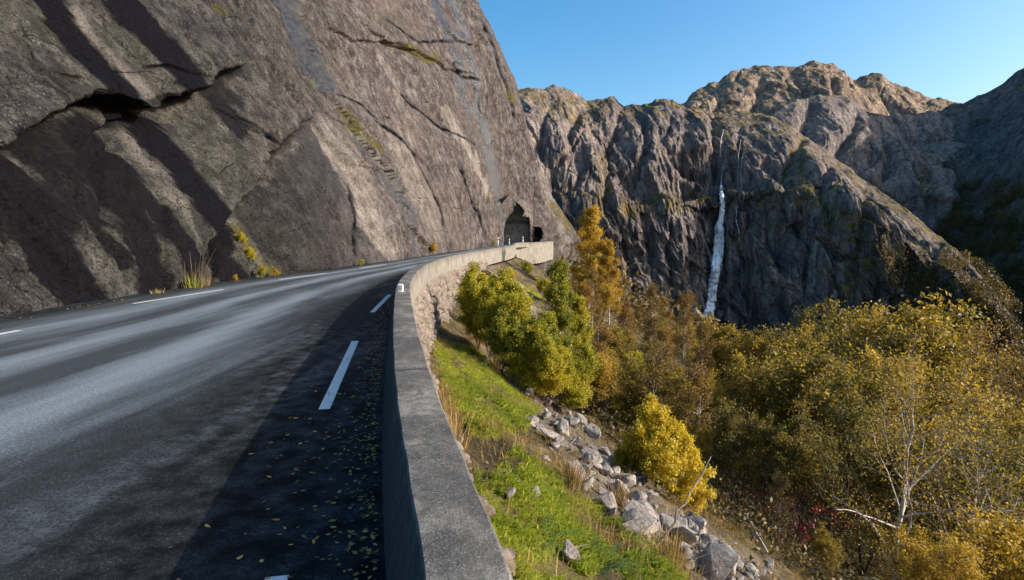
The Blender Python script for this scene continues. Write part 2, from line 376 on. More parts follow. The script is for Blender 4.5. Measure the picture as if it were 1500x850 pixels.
M['moss_blade'] = m_blade('moss_green_blades', [(.15, (.09, .115, .008)), (.45, (.22, .275, .012)), (.75, (.42, .45, .03)), (.95, (.50, .42, .10))])
M['straw'] = m_blade('dry_grass_blades', [(.15, (.16, .10, .03)), (.45, (.34, .23, .07)), (.75, (.52, .38, .14)), (.95, (.60, .48, .22))])
M['fern_dry'] = m_blade('dry_stalk', [(.2, (.16, .10, .06)), (.8, (.36, .25, .16))])
M['fern'] = m_blade('fern_green', [(.2, (.03, .055, .010)), (.7, (.09, .15, .02))])
M['bark'] = m_bark('dark_bark', (.03, .024, .02), (.13, .105, .085))
M['birch'] = m_bark('birch_bark', (.34, .31, .27), (.66, .62, .56), True)
M['twig'] = m_bark('grey_twig_bark', (.10, .075, .06), (.25, .2, .165))
M['litter'] = m_leaf('fallen_leaf_yellow', [(.12, (.08, .045, .018)), (.4, (.26, .13, .03)), (.7, (.50, .28, .06)), (.95, (.62, .44, .17))], .1, .5)

# ------------------------------------------------------------------ plan curves
WT = [(-12, 1.6), (-4, .55), (0, -.02), (1.69, -.28), (2.19, -.405), (3.44, -.72), (5.7, -1.23), (9.3, -1.97), (12, -2.48), (14.6, -2.86), (18, -3.22), (21.7, -3.44), (26, -3.42), (33.9, -2.9), (42, -1.85), (50.8, -.62), (58, -.05), (66, .1), (69.5, .25), (120, 4)]
WTy, WTx = zip(*WT)
def Xw(Y): return pchip(WTy, WTx, Y)                      # inner top edge of the parapet
def zroad(Y): return .03*sstep(42, 74, np.asarray(Y, float))
LE = [(-12, -10.6), (3, -10.4), (11, -10.1), (15, -10.2), (20, -10.0), (28, -8.5), (37, -7.4), (47, -6.3), (60, -4.9), (70, -3.7), (80, -2.4), (100, -2.0)]
def Xl(Y): y, x = zip(*LE); return pchip(y, x, Y)
drY, drV = [-12, 5, 7, 10, 14, 18, 24, 30, 40, 60, 70, 76, 100], [.3, .3, .4, .75, 1.25, 1.65, 1.8, 1.2, .6, .7, 1.2, 2., 4]
def ground_z(X, Y, detail=True):
    X, Y = np.asarray(X, float), np.asarray(Y, float)
    d = X-Xw(np.minimum(Y, 120))-.4
    dd = np.maximum(d, 0)
    z = -np.interp(Y, drY, drV)-.5*np.minimum(dd, 2)-.60*np.clip(dd-2, 0, 22)-.4*np.clip(dd-24, 0, 50)
    z = z-np.clip(Y-60, 0, 140)*.10*sstep(2, 25, dd)
    z = np.maximum(z, -43+2*pn(X*.03, Y*.03))
    if detail:
        amp = sstep(0, 1.0, dd)
        z = z+amp*(.22*fbm(X*.55, Y*.55, 1., 4)+.05*fbm(X*2.8, Y*2.8, 5., 3)+.8*pn(X*.09, Y*.09, 2.)*sstep(4, 20, dd))
    return z

# ------------------------------------------------------------------ road
ys = np.concatenate([np.arange(-12, 30, .25), np.arange(30, 110, .5)]); nc = 40
def right_edge(Y):
    return Xw(Y)-.11+np.interp(Y, [66, 72, 78, 84, 110], [0, 1.4, 3.2, 4.2, 6])
a = np.linspace(0, 1, nc); XL, XR = Xl(ys)-1.2, right_edge(ys)+.12
X = XL[:, None]+(XR-XL)[:, None]*a; Yg = np.repeat(ys[:, None], nc, 1); Z = np.repeat(zroad(ys)[:, None], nc, 1)
rw = X-Xl(Yg); fr = (X-Xl(Yg))/(right_edge(Yg)-Xl(Yg))
track = sum(np.exp(-((fr-c)/.05)**2) for c in (.2, .42, .63))
edge = sstep(.67, .86, fr+.03*pn(Yg*.3, rw*.8))*.9+sstep(.07, .0, fr)*.8  # parapet's shadow painted along the right side, dark strip at the cliff foot
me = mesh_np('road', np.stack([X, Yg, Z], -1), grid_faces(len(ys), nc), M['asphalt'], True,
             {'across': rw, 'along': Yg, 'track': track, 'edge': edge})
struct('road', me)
def dash(name, pts, w=.11):
    y = np.linspace(pts[0][1], pts[1][1], 14); x = pchip([p[1] for p in pts], [p[0] for p in pts], y) if len(pts) > 2 else np.interp(y, [pts[0][1], pts[1][1]], [pts[0][0], pts[1][0]])
    t = np.gradient(x)/np.gradient(y); n = np.stack([1/np.sqrt(1+t*t), -t/np.sqrt(1+t*t)], -1)
    jl = 1+.05*pn(y*5, 3.); L = np.stack([x, y], -1)-n*w/2*jl[:, None]; Rr = np.stack([x, y], -1)+n*w/2*jl[:, None]
    v = np.stack([np.c_[L, zroad(y)+.004], np.c_[Rr, zroad(y)+.004]], 1)
    return struct(name, mesh_np(name, v, grid_faces(len(y), 2), M['paint'], False))
ELy, ELx = [-6, -2, 2.64, 5.31, 8.8, 12.1, 15.7, 22, 30, 45], [.3, -.35, -1.17, -1.83, -2.5, -3.05, -3.45, -3.95, -3.8, -2.2]
for y0, y1 in ((-.9, 2.635), (5.31, 8.8), (12.1, 15.7), (19, 22.6), (25.9, 29.5), (33, 36.5)):
    dash('road_marking', [(float(np.interp(y0, ELy, ELx)), y0), (float(np.interp(y1, ELy, ELx)), y1)])
for (x0, y0), (x1, y1) in (((-8.9, 6.1), (-8.72, 9.8)), ((-9.3, 13.65), (-8.9, 17.2)), ((-8.72, 20.9), (-8.1, 24.4)), ((-7.6, 28.1), (-7.1, 31.6))):
    dash('road_marking', [(x0, y0), (x1, y1)], .12)

# ------------------------------------------------------------------ cliff (a leaning face X = f(Y, z))
ZK = np.array([-25, -6, 0, 7, 15, 20, 28, 37, 50.])
def row(b, k): return [b+k*3, b+k*2]+[b-k*z for z in (0, 7, 15, 20, 28, 37, 50)]
CY = [3, 11, 15, 20, 28, 37, 47, 60, 70, 80, 82.5, 85, 89, 94, 105, 125]
CT = [row(-10.9, .62), row(-10.6, .62), row(-10.7, .62), row(-10.5, .62), row(-8.9, .55), row(-7.7, .5), row(-6.5, .45),
      [-5, -5, -5.0, -6.9, -10, -12, -15.5, -20, -27], [-3.7, -3.7, -3.8, -4.7, -6.8, -8.4, -11.3, -15.5, -21],
      [-2.4, -2.4, -2.4, -2.4, -3.5, -4.5, -6.6, -10.5, -16], [2, -1, -1.7, -1.5, -2.3, -3.2, -5.2, -9, -14.5],
      [9, 4.4, 3, 1, -.6, -1.6, -3.5, -7.5, -13], [19, 11.6, 9.4, 5.2, 2.4, 1, -1.4, -5.6, -11.5],
      [21, 12.8, 10.6, 5.6, 2.2, .6, -2, -6.5, -13], [14, 7, 5, 1, -3, -5, -9, -14, -20], [4, -2, -6, -10, -16, -18, -22, -28, -34]]
CT = np.array(CT, float)
cy = np.concatenate([4*np.exp(np.arange(0, math.log(78/4), .0036)), np.arange(78, 94, .09), np.arange(94, 125, .6)])
nr = 430
rows = pchip(CY, CT, cy)                                          # (ncol, nzk)
# smooth across columns a little so the table's knots do not show
t = np.linspace(0, 1, nr)**1.15
zmin = np.interp(cy, [79, 81.5, 84], [-.6, -.6, -24]); zmax = .5*cy+7
Z = zmin[:, None]+(zmax-zmin)[:, None]*t
# keep road level rows dense on the buttress
X = np.empty_like(Z)
for i in range(len(cy)): X[i] = pchip(ZK, rows[i], np.minimum(Z[i], 50))-np.maximum(Z[i]-50, 0)*.45
Yc = np.repeat(cy[:, None], nr, 1)
PX, PY = proj(X, Yc, Z)
wob = 5*fbm(Yc*.5, Z*.4, 3., 4)+2*fbm(Yc*2.5, Z*2., 8., 3)         # uneven outlines, picture pixels
px_m = np.clip(cy, 8, 95)[:, None]/F                               # metres per picture pixel
D = 1.0*fbm(Yc*.05, Z*.035, 0., 3)*sstep(6, 40, Yc)+.35*fbm(Yc*.16, Z*.11, 4., 3)
# facets: big planar plates with sharp edges, leaning a little each its own way
for sc_y, sc_z, amp, sd in ((.10, .055, .36, 1), (.28, .15, .17, 9), (.75, .4, .08, 5), (2.2, 1.1, .03, 3)):
    qx = Yc*sc_y*1.0+Z*sc_z*.55+.35*fbm(Yc*.1, Z*.1, sd, 3); qy = Z*sc_z+.3*fbm(Yc*.13, Z*.1, sd+5, 3)
    f1, f2, cid = voro(qx, qy, sd)
    D += amp*(cid-.5)*1.6*np.minimum(1, (f2-f1)*16)-amp*.35*np.exp(-((f2-f1)/.03)**2)
D += .06*ridged(Yc*.9, Z*.18, 3., 4)+.07*fbm(Yc*3, Z*2.2, 7., 4, .65)
D += (Yc > 55)*0+.22*ridged(Yc*.33, Z*.05, 6., 3)*sstep(45, 75, Yc)
def lip(pts, a, up, down, b, soft=1.2, ends=.0):
    """upper side (above the polyline) stands proud by a, undercut b below it"""
    global D
    d, p, s = pol_dist(PX, PY+wob*.5, pts)
    m = np.sin(np.clip(p, .0, 1)*math.pi)**.35 if ends else 1-sstep(.86, 1, p)
    ok = (PX > pts[0][0]-60) & (PX < pts[-1][0]+40) if pts[-1][0] > pts[0][0] else True
    above = s < 0
    D = D+np.where(ok, m*np.where(above, a*np.exp(-d/up), -b*np.exp(-d/down)), 0)
def lip2(pts, a, w):                                              # plain step: right-hand side of the path set back
    global D
    d, p, s = pol_dist(PX, PY+wob*.4, pts)
    D = D+a*np.where(s < 0, 1, -1)*np.exp(-d/w)*np.sin(np.clip(p, .02, .98)*math.pi)**.4
lip([(-120, 262), (-40, 215), (0, 198), (60, 165), (105, 145), (150, 136), (185, 150), (203, 160), (236, 142), (282, 131), (288, 110), (335, 97), (360, 92)], .95, 130, 110, .85)
lip([(150, 208), (165, 192), (215, 168), (262, 142), (290, 125)], .25, 30, 30, .3, ends=1)
lip([(295, 360), (335, 310), (370, 268), (402, 232), (428, 198), (456, 166)], .35, 150, 35, .35)
crack = np.zeros_like(Z)
def groove(pts, depth, w):
    global D, crack
    d, p, s = pol_dist(PX, PY+wob*.4, pts); m = np.sin(np.clip(p, .03, .97)*math.pi)**.4*(.45+.55*np.clip(.5+1.2*pn(Yc*1.1, Z*1.1, 5.), 0, 1)); D = D-depth*np.exp(-(d/w)**2)*m; crack = np.maximum(crack, np.exp(-(d/(w*1.3))**4)*np.minimum(1, m*1.5))
groove([(295, 362), (335, 310), (370, 268), (402, 232), (428, 198), (456, 166)], .9, 5.5)
groove([(-90, 240), (-20, 206), (60, 168), (110, 146), (150, 140)], 1.0, 11)
groove([(165, 196), (215, 170), (262, 146), (288, 132)], .6, 7)
groove([(200, 150), (240, 140), (284, 128), (292, 108), (336, 97)], .5, 5)
groove([(372, 262), (410, 218), (440, 178)], .3, 7)
groove([(305, 352), (318, 362), (316, 400), (308, 420)], .5, 3); groove([(330, 140), (352, 172), (380, 196), (402, 214)], .25, 2.2); groove([(200, 100), (225, 96), (255, 108), (285, 112)], .35, 2.2)
groove([(468, 132), (520, 150), (590, 210), (640, 262)], .14, 1.8); groove([(545, 20), (600, 62), (668, 60)], .3, 2.); groove([(650, 90), (672, 112), (700, 118)], .3, 2.); groove([(690, 20), (712, 70), (735, 130), (752, 190)], .5, 2.); groove([(590, 200), (640, 300), (655, 350)], .12, 1.6)
groove([(500, 270), (515, 320), (522, 388)], .12, 2.); groove([(560, 120), (640, 190), (700, 215)], .15, 1.6); groove([(660, 230), (690, 300), (715, 352)], .2, 1.8)
lip2([(456, 166), (448, 133), (428, 66), (410, 0)], .22, 60)
lip2([(640, 378), (598, 330), (565, 262), (530, 212), (490, 150), (455, 60)], -.25, 40)
lip([(310, 150), (345, 172), (372, 195), (405, 212)], .12, 30, 20, .12, ends=1)
for pts, a in (([(520, 30), (560, 60), (600, 75), (640, 100), (690, 108)], .3), ([(470, 30), (510, 58), (575, 62), (612, 88)], .25), ([(455, 160), (520, 190), (560, 170), (590, 195)], .12),
               ([(500, 240), (560, 250), (620, 300)], .12), ([(640, 40), (668, 60), (700, 70)], .3), ([(690, 40), (706, 66), (712, 95)], .35),
               ([(15, 100), (60, 108), (98, 115)], .06), ([(35, 75), (58, 108), (100, 116)], .05)):
    lip(pts, a, 25, 12, a, ends=1)
BA = PX                                                          # notch above the tunnel and the split to its right
d, p, s = pol_dist(PX, PY, [(777, 352), (778, 300), (779, 285), (776, 262)]); D -= 1.0*np.exp(-(d/1.6)**2)
d, p, s = pol_dist(PX, PY, [(779, 285), (783, 292)]); D -= .8*np.exp(-(d/2)**2)
# wet streaks, moss seams, pale bands: stains with their own outlines, then crack and overhang shade painted in
wet_shade = np.zeros_like(Z)
brk = .5+.5*np.clip(1.6*fbm(Yc*1.6, Z*.25, 2., 4)+.85, 0, 1); fin = fbm(Yc*5, Z*.8, 12., 5, .65)
for pts, w0, w1, st in (([(48, -40), (72, 20), (110, 85), (158, 138)], 18, 19, 1), ([(150, -40), (178, 18), (222, 70), (262, 136)], 20, 13, 1),
        ([(-30, 215), (30, 280), (80, 370), (125, 440)], 26, 24, .95), ([(60, 200), (105, 265), (150, 340), (180, 385)], 30, 10, .9), ([(140, 200), (170, 262), (205, 345), (222, 432)], 30, 18, .95),
        ([(0, 205), (60, 190), (130, 200)], 18, 22, .8), ([(165, 215), (215, 290), (262, 375), (270, 415)], 13, 15, .95), ([(225, 168), (258, 235), (290, 300), (322, 345)], 17, 17, 1), ([(330, 345), (318, 380), (345, 415)], 12, 16, .95),
        ([(322, 118), (338, 160), (360, 196)], 17, 7, .9), ([(418, -20), (432, 30), (458, 85), (480, 130)], 11, 8, .95), ([(450, 190), (468, 235), (492, 285)], 8, 6, .7),
        ([(520, 205), (548, 250), (580, 300)], 5, 4, .8), ([(436, 190), (470, 250), (500, 300), (530, 390)], 6, 5, .5), ([(560, 255), (600, 335), (608, 372)], 5, 5, .7),
        ([(632, -20), (650, 45), (668, 105), (682, 165), (690, 212)], 8, 3, 1), ([(652, -20), (668, 40), (688, 105), (700, 160), (712, 205)], 5, 5, 1), ([(712, 200), (724, 265), (733, 320), (738, 350)], 7, 4, 1),
        ([(695, 30), (715, 80), (733, 130)], 4, 3, .7), ([(270, 300), (292, 370), (300, 400)], 6, 8, .6), ([(250, 20), (270, 60), (290, 100)], 8, 6, .35)):
    d, p, s = pol_dist(PX+wob*1.3, PY, pts)
    w = w0+(w1-w0)*p
    wet_shade = np.maximum(wet_shade, st*sstep(1.22, .86, d/(w*1.15)+.45*(1-brk)+.22*fin))
wet_shade = np.maximum(wet_shade, crack)  # cracks darkened in colour: deep shade as well as damp rock
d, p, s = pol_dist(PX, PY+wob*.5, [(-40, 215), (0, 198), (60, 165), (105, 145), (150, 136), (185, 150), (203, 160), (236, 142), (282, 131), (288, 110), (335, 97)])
wet_shade = np.maximum(wet_shade, np.where(s > 0, sstep(24, 14, d), sstep(4, 1, d)))  # black shade under the rock overhang painted into the mask
wet_shade = np.maximum(wet_shade, .55*in_poly(PX+wob*2, PY+wob*2, [(445, 205), (345, 312), (395, 405), (575, 392), (520, 330), (475, 265)]))
d, p, s = pol_dist(PX, PY, [(0, 300), (60, 330), (110, 260)])
wet_shade = np.maximum(wet_shade, .9*sstep(1.0, .5, d/60+.9*(1-brk))*(Z > 0))
moss = np.zeros_like(Z)
for pts, w in (([(440, 95), (455, 108), (470, 125)], 4), ([(500, 165), (520, 195), (548, 220)], 6), ([(582, 64), (605, 80), (625, 92)], 5), ([(622, 80), (628, 92)], 5), ([(300, 8), (315, 18)], 5),
               ([(728, 120), (742, 145)], 5), ([(345, 335), (360, 365), (385, 395), (410, 405)], 6), ([(800, 300), (825, 335)], 6)):
    d, p, s = pol_dist(PX+wob, PY+wob, pts); moss = np.maximum(moss, sstep(1.2, .5, d/w))
pale = np.zeros_like(Z)
for pts, w, st in (([(462, 185), (500, 250), (540, 330), (560, 385)], 26, .5), ([(640, 160), (680, 225), (712, 285)], 7, .75), ([(548, 75), (575, 130), (596, 180)], 5, .4), ([(580, 200), (600, 260), (640, 340)], 20, .35),
                   ([(760, 300), (772, 320)], 8, .4), ([(790, 240), (800, 300), (820, 360)], 10, .45), ([(100, 20), (150, 90), (200, 140)], 12, .3), ([(215, 200), (250, 280), (290, 350)], 12, .35)):
    d, p, s = pol_dist(PX+wob*1.5, PY, pts); pale = np.maximum(pale, st*sstep(1.3, .3, d/w)*(.5+.5*np.clip(.5+1.6*fbm(Yc*.8, Z*.4, 9., 4), 0, 1)))
zone = sstep(440, 520, PX+wob*3)
zone = np.maximum(zone, .3*sstep(330, 440, PX))
lim = sstep(-.5, .6, Z)*.85+.15                                  # calm at the foot
X = X+D*lim
fc = grid_faces(len(cy), nr)
QX, QY = proj(X, Yc, Z)
cx, cyy = QX.ravel()[fc].mean(1), QY.ravel()[fc].mean(1); yy = Yc.ravel()[fc].mean(1)
HOLE = [(738, 361), (738, 336), (741, 323), (746, 314), (751, 308), (755, 295), (761, 299), (769, 310), (765, 317), (775, 318), (777, 321), (777.5, 361)]
WIND = [(780.5, 332), (794, 333), (797, 347), (790, 354), (779, 357)]
jx = .8*fbm(yy*3, cyy*.3, 1., 2)
hole = ((in_poly(cx+jx, cyy, HOLE)) | in_poly(cx+jx, cyy, WIND)) & (yy > 79.5)
me = mesh_np('cliff', np.stack([X, Yc, Z], -1), fc[~hole][:, ::-1], M['cliff'], True, {'wet_shade': wet_shade, 'sheen': (wet_shade*sstep(24, 45, Yc)+.06*wet_shade)*(1-crack), 'zone': zone, 'moss': moss, 'pale': pale*(1-wet_shade)})
struct('cliff', me)
# tunnel behind the openings
tp = np.array([(-2.2, 82.7), (-2.8, 86.0), (-1.6, 89.2), (.2, 89.0), (2.4, 89.0), (3.8, 90.8), (4.6, 92), (4.8, 93)]); tt = np.linspace(0, 7, 90)
tx, ty = np.interp(tt, range(8), tp[:, 0]), np.interp(tt, range(8), tp[:, 1]); zz = np.linspace(0, 7.2, 50)
off = .35*fbm(tt[:, None]*1.2, zz[None]*.8, 4., 4); inn = np.maximum(zz-4.5, 0)**1.6*.5
V = np.stack([tx[:, None]+off+inn[None]*.8, ty[:, None]-off*.6-inn[None]*.7, np.repeat(zz[None]+.2, 90, 0)], -1)
u, w = np.meshgrid(np.linspace(0, 1, 40), np.linspace(0, 1, 40), indexing='ij')
fx, fy = np.interp(u*4, range(5), [-2.4, 0, 3, 4.5, 6.5]), np.interp(u*4, range(5), [84.0, 85.4, 86.8, 87.8, 89.5])
bx, by = np.interp(u*7, range(8), tp[:, 0]), np.interp(u*7, range(8), tp[:, 1])
V[..., 1] -= .9*sstep(3.6, 3.1, zz)[None]*(tt > 2)[:, None]
Cz = 6.6+.4*fbm(u*9, w*6, 2., 3)
VC = np.stack([fx+(bx-fx)*w, fy+(by-fy)*w, Cz], -1)
f1 = grid_faces(90, 50); f2_ = grid_faces(40, 40)+90*50
nv = 90*50+1600
me = mesh_np('tunnel_lining', np.concatenate([V.reshape(-1, 3), VC.reshape(-1, 3)]), np.concatenate([f1, f2_]), M['masonry_grey'], True,
             {'wet_shade': np.zeros(nv), 'sheen': np.zeros(nv), 'zone': np.full(nv, .3), 'moss': np.zeros(nv), 'pale': np.zeros(nv)})
struct('tunnel', me)

# ------------------------------------------------------------------ slope below the road
dg = np.concatenate([np.linspace(-.45, 12, 190), 12+np.cumsum(np.linspace(.1, 9, 110))])
yg = np.concatenate([np.arange(-14, 0, .4), np.arange(0, 20, .085), np.arange(20, 60, .3), np.arange(60, 140, 1.2), np.arange(140, 420, 5)])
DG, YG = np.meshgrid(dg, yg); XG = Xw(np.minimum(YG, 120))+.4+DG
ZG = ground_z(XG, YG)
gx, gy = proj(XG, YG, ZG)
gw = 9*fbm(XG*1.4, YG*1.4, 3., 4)
MOSS = [[(632, 498), (700, 512), (745, 556), (792, 600), (770, 632), (690, 645), (655, 580)], [(688, 692), (765, 668), (850, 728), (935, 790), (1010, 860), (1040, 900), (700, 900)], [(755, 410), (790, 430), (800, 450), (770, 440)]]
mossm = np.zeros_like(ZG)
for p in MOSS: mossm = np.maximum(mossm, in_poly(gx+gw, gy+gw, p)*1.0)
mossm *= (YG < 60)*sstep(-.30, .02, fbm(XG*1.7, YG*1.7, 7., 5, .65))
d, p, s = pol_dist(gx+gw*2, gy, [(735, 520), (800, 590), (870, 680), (960, 770), (1080, 850), (1200, 930)])
rocky = sstep(1.2, .6, d/(22+32*p))*(YG < 40)
d, p, s = pol_dist(gx+gw, gy, [(700, 390), (740, 420), (790, 470)]); rocky = np.maximum(rocky, sstep(1.2, .6, d/18)*(YG > 15)*(YG < 60))
rocky = np.where(mossm > .5, 0, rocky)
f1, f2, cid = voro(XG*2.2, YG*2.2, 3); f1b, f2b, cidb = voro(XG*4.5, YG*4.5, 8)
ZG = ZG+rocky*(.05*cid*np.minimum(1, (f2-f1)*5)+.05*fbm(XG*2, YG*2, 3., 5))+mossm*(.05*fbm(XG*3, YG*3, 1., 3)+.04)
ZG = ZG-(DG < -.05)*.6
me = mesh_np('ground', np.stack([XG, YG, ZG], -1), grid_faces(len(yg), len(dg)), M['ground'], True, {'moss': mossm, 'rocky': rocky, 'far': sstep(8, 20, DG)})
struct('ground', me)
def sheet_z(x, y):                                        # height of the finished slope sheet, bumps included
    j = int(np.argmin(np.abs(yg-y))); i = int(np.argmin(np.abs(XG[j]-x))); return float(ZG[max(j-1, 0):j+2, max(i-1, 0):i+2].mean())
def ground_hit(px, py, y0=2., y1=90.):
    Y = np.linspace(y0, y1, 1600); z = CH+Y*el_tan(py); x = (px-750)/F*(Y*cp-(z-CH)*sp)
    g = ground_z(x, Y); k = np.argmax(z < g)
    return (float(x[k]), float(Y[k]), float(g[k])) if z[k] < g[k] else None

# ------------------------------------------------------------------ parapet and rubble retaining wall
def parapet(name, path, out_h, label, joints, par_board=1.0):
    """path: list of (x, y) of the inner top edge; section swept along it, top .6 m above the road"""
    P = np.array(path, float); n = len(P); tg = np.gradient(P, axis=0); tg /= np.linalg.norm(tg, axis=1)[:, None]
    nm = np.stack([tg[:, 1], -tg[:, 0]], -1); z0 = zroad(P[:, 1]); L = np.r_[0, np.cumsum(np.linalg.norm(np.diff(P, axis=0), axis=1))]
    wv = .006*fbm(L*1.7, 2., 1., 3)
    sec = [(-.115, -.05, .35), (-.07, .25, .25), (-.004, .588, .1), (.008, .6, 0), (.09, .603, 0), (.18, .603, 0), (.272, .6, 0), (.284, .588, .15), (.295, .3, 1), (.31, -out_h, 1)]
    V = []; B = []
    for o, z, b in sec:
        zz = z0+z+wv*(z > .5) if z > -.04 else z0+z
        if z == -out_h: zz = z0-np.interp(P[:, 1], *joints) if joints else z0-out_h
        V.append(np.c_[P+nm*(o+wv)[:, None], zz]); B.append(np.full(n, b)*par_board)
    V = np.stack(V, 1); B = np.stack(B, 1); LL = np.repeat(L[:, None], len(sec), 1)
    return mesh_np(name, V, grid_faces(n, len(sec))[:, ::-1], M['concrete'], False, {'board': B, 'along': LL, 'face_shade': np.repeat(np.array([[1, .95, .75, 0, 0, 0, 0, 0, 0, 0]]), n, 0)})
yy_ = np.concatenate([np.arange(-12, 20, .12), np.arange(20, 69.6, .3)])
root = empty('parapet_wall', (-.6, 3, 0), 'long grey concrete parapet curving along the road edge beside the mossy slope', 'wall')
o = link('concrete_wall', parapet('concrete_wall', np.c_[Xw(yy_), yy_], .05, '', ([-12, 9, 12, 20, 30, 50, 70], [.05, .05, .1, .25, .45, .6, .8])), root)
o.location = (.6, -3, 0)
P2 = np.array([(.25, 69.7), (.6, 71), (1.6, 72.8), (2.9, 74.5), (3.9, 77), (4.6, 80), (5.2, 83.5), (6.6, 88.5)]); k = np.linspace(0, 7, 70)
P2 = np.c_[pchip(np.arange(8), P2[:, 0], k), pchip(np.arange(8), P2[:, 1], k)]
root2 = empty('parapet_wall', (1.6, 72.8, .3), 'pale concrete wall bending round in front of the tunnel mouth', 'wall')
o = link('concrete_wall', parapet('concrete_wall', P2, 2.2, '', None), root2); o.location = (-1.6, -72.8, -.3)
# white reflector on the parapet
def box(bm, c, s, bev=0):
    r = bmesh.ops.create_cube(bm, size=1); bmesh.ops.scale(bm, vec=s, verts=r['verts']); bmesh.ops.translate(bm, vec=c, verts=r['verts'])
    if bev: bmesh.ops.bevel(bm, geom=list({e for v in r['verts'] for e in v.link_edges}), offset=bev, segments=2, affect='EDGES')
def bm_obj(name, bm, mat, parent=None, smooth=False):
    me = bpy.data.meshes.new(name); bm.to_mesh(me); bm.free(); me.materials.append(mat)
    for p in me.polygons: p.use_smooth = smooth
    return link(name, me, parent)
rx, ry, rz_ = at_z(587, 428, .605)
rr = empty('reflector', (rx, ry, .6), 'small white reflector block standing on top of the parapet bend', 'reflector')
bm = bmesh.new(); box(bm, (0, 0, .085), (.10, .07, .15), .012); bm_obj('housing', bm, M['white'], rr)
bm = bmesh.new(); box(bm, (0, -.002, .006), (.16, .10, .012), .003); bm_obj('base_plate', bm, M['grey'], rr)
bm = bmesh.new(); box(bm, (0, -.0375, .09), (.07, .006, .09), .002); bm_obj('lens', bm, M['grey'], rr)
def post(px, py, Y, h, label):
    x, y, _ = at_Y(px, py, Y); z = float(zroad(Y))
    p = empty('delineator_post', (x, y, z), label, 'road post')
    bm = bmesh.new(); bmesh.ops.create_cone(bm, cap_ends=True, segments=12, radius1=.065, radius2=.06, depth=h); bmesh.ops.translate(bm, vec=(0, 0, h/2), verts=bm.verts[:])
    bmesh.ops.create_uvsphere(bm, u_segments=10, v_segments=6, radius=.065, matrix=Matrix.Translation((0, 0, h))); bm_obj('post', bm, M['white'], p, True)
    bm = bmesh.new(); box(bm, (0, -.1, h*.78), (.12, .03, .2), .01); bm_obj('reflector_band', bm, M['grey'], p)
post(766, 350, 84.5, 1.25, 'white road post standing in the middle of the tunnel mouth')
post(746, 352, 84.0, .9, 'short white road post in the dark left side of the tunnel mouth')
post(729.5, 340, 76, 1.2, 'white road post close to the cliff just before the tunnel')
# rubble wall under the parapet
ym = np.concatenate([np.arange(-2, 40, .05)]); hm = np.linspace(0, 1, 64)
drop = np.interp(ym, drY, drV)+.55; b0 = Xw(ym)+.285
Lh = hm[None]*drop[:, None]; top = -np.interp(ym, [-2, 9, 12, 20, 30], [-.12, -.1, .02, .08, .12])
Ym = np.repeat(ym[:, None], 64, 1); Zm = top[:, None]-Lh+.02
q1, q2 = Ym*2.3+.3*fbm(Ym, Zm, 2., 2), Zm*3.2+.3*fbm(Ym, Zm, 9., 2)
f1, f2, cid = voro(q1+.35*q2, q2, 2); f1b, f2b, cidb = voro(q1*2.1, q2*2.1, 6)
rel = .16*cid*np.minimum(1, (f2-f1)*4)+.06*cidb*np.minimum(1, (f2b-f1b)*4)-.03*np.exp(-((f2-f1)/.06)**2)+.05*fbm(Ym*1.2, Zm*1.2, 1., 4)
Xm = b0[:, None]+.02+rel*sstep(0, .12, hm)[None]+Lh*.16+.14*sstep(9, 3, Ym)*sstep(.1, .5, hm)[None]
me = mesh_np('retaining_wall', np.stack([Xm, Ym, Zm], -1), grid_faces(len(ym), 64)[:, ::-1], M['masonry'], True)
tag(link('retaining_wall', me), 'rough rubble stone wall holding up the road under the concrete parapet', 'wall')

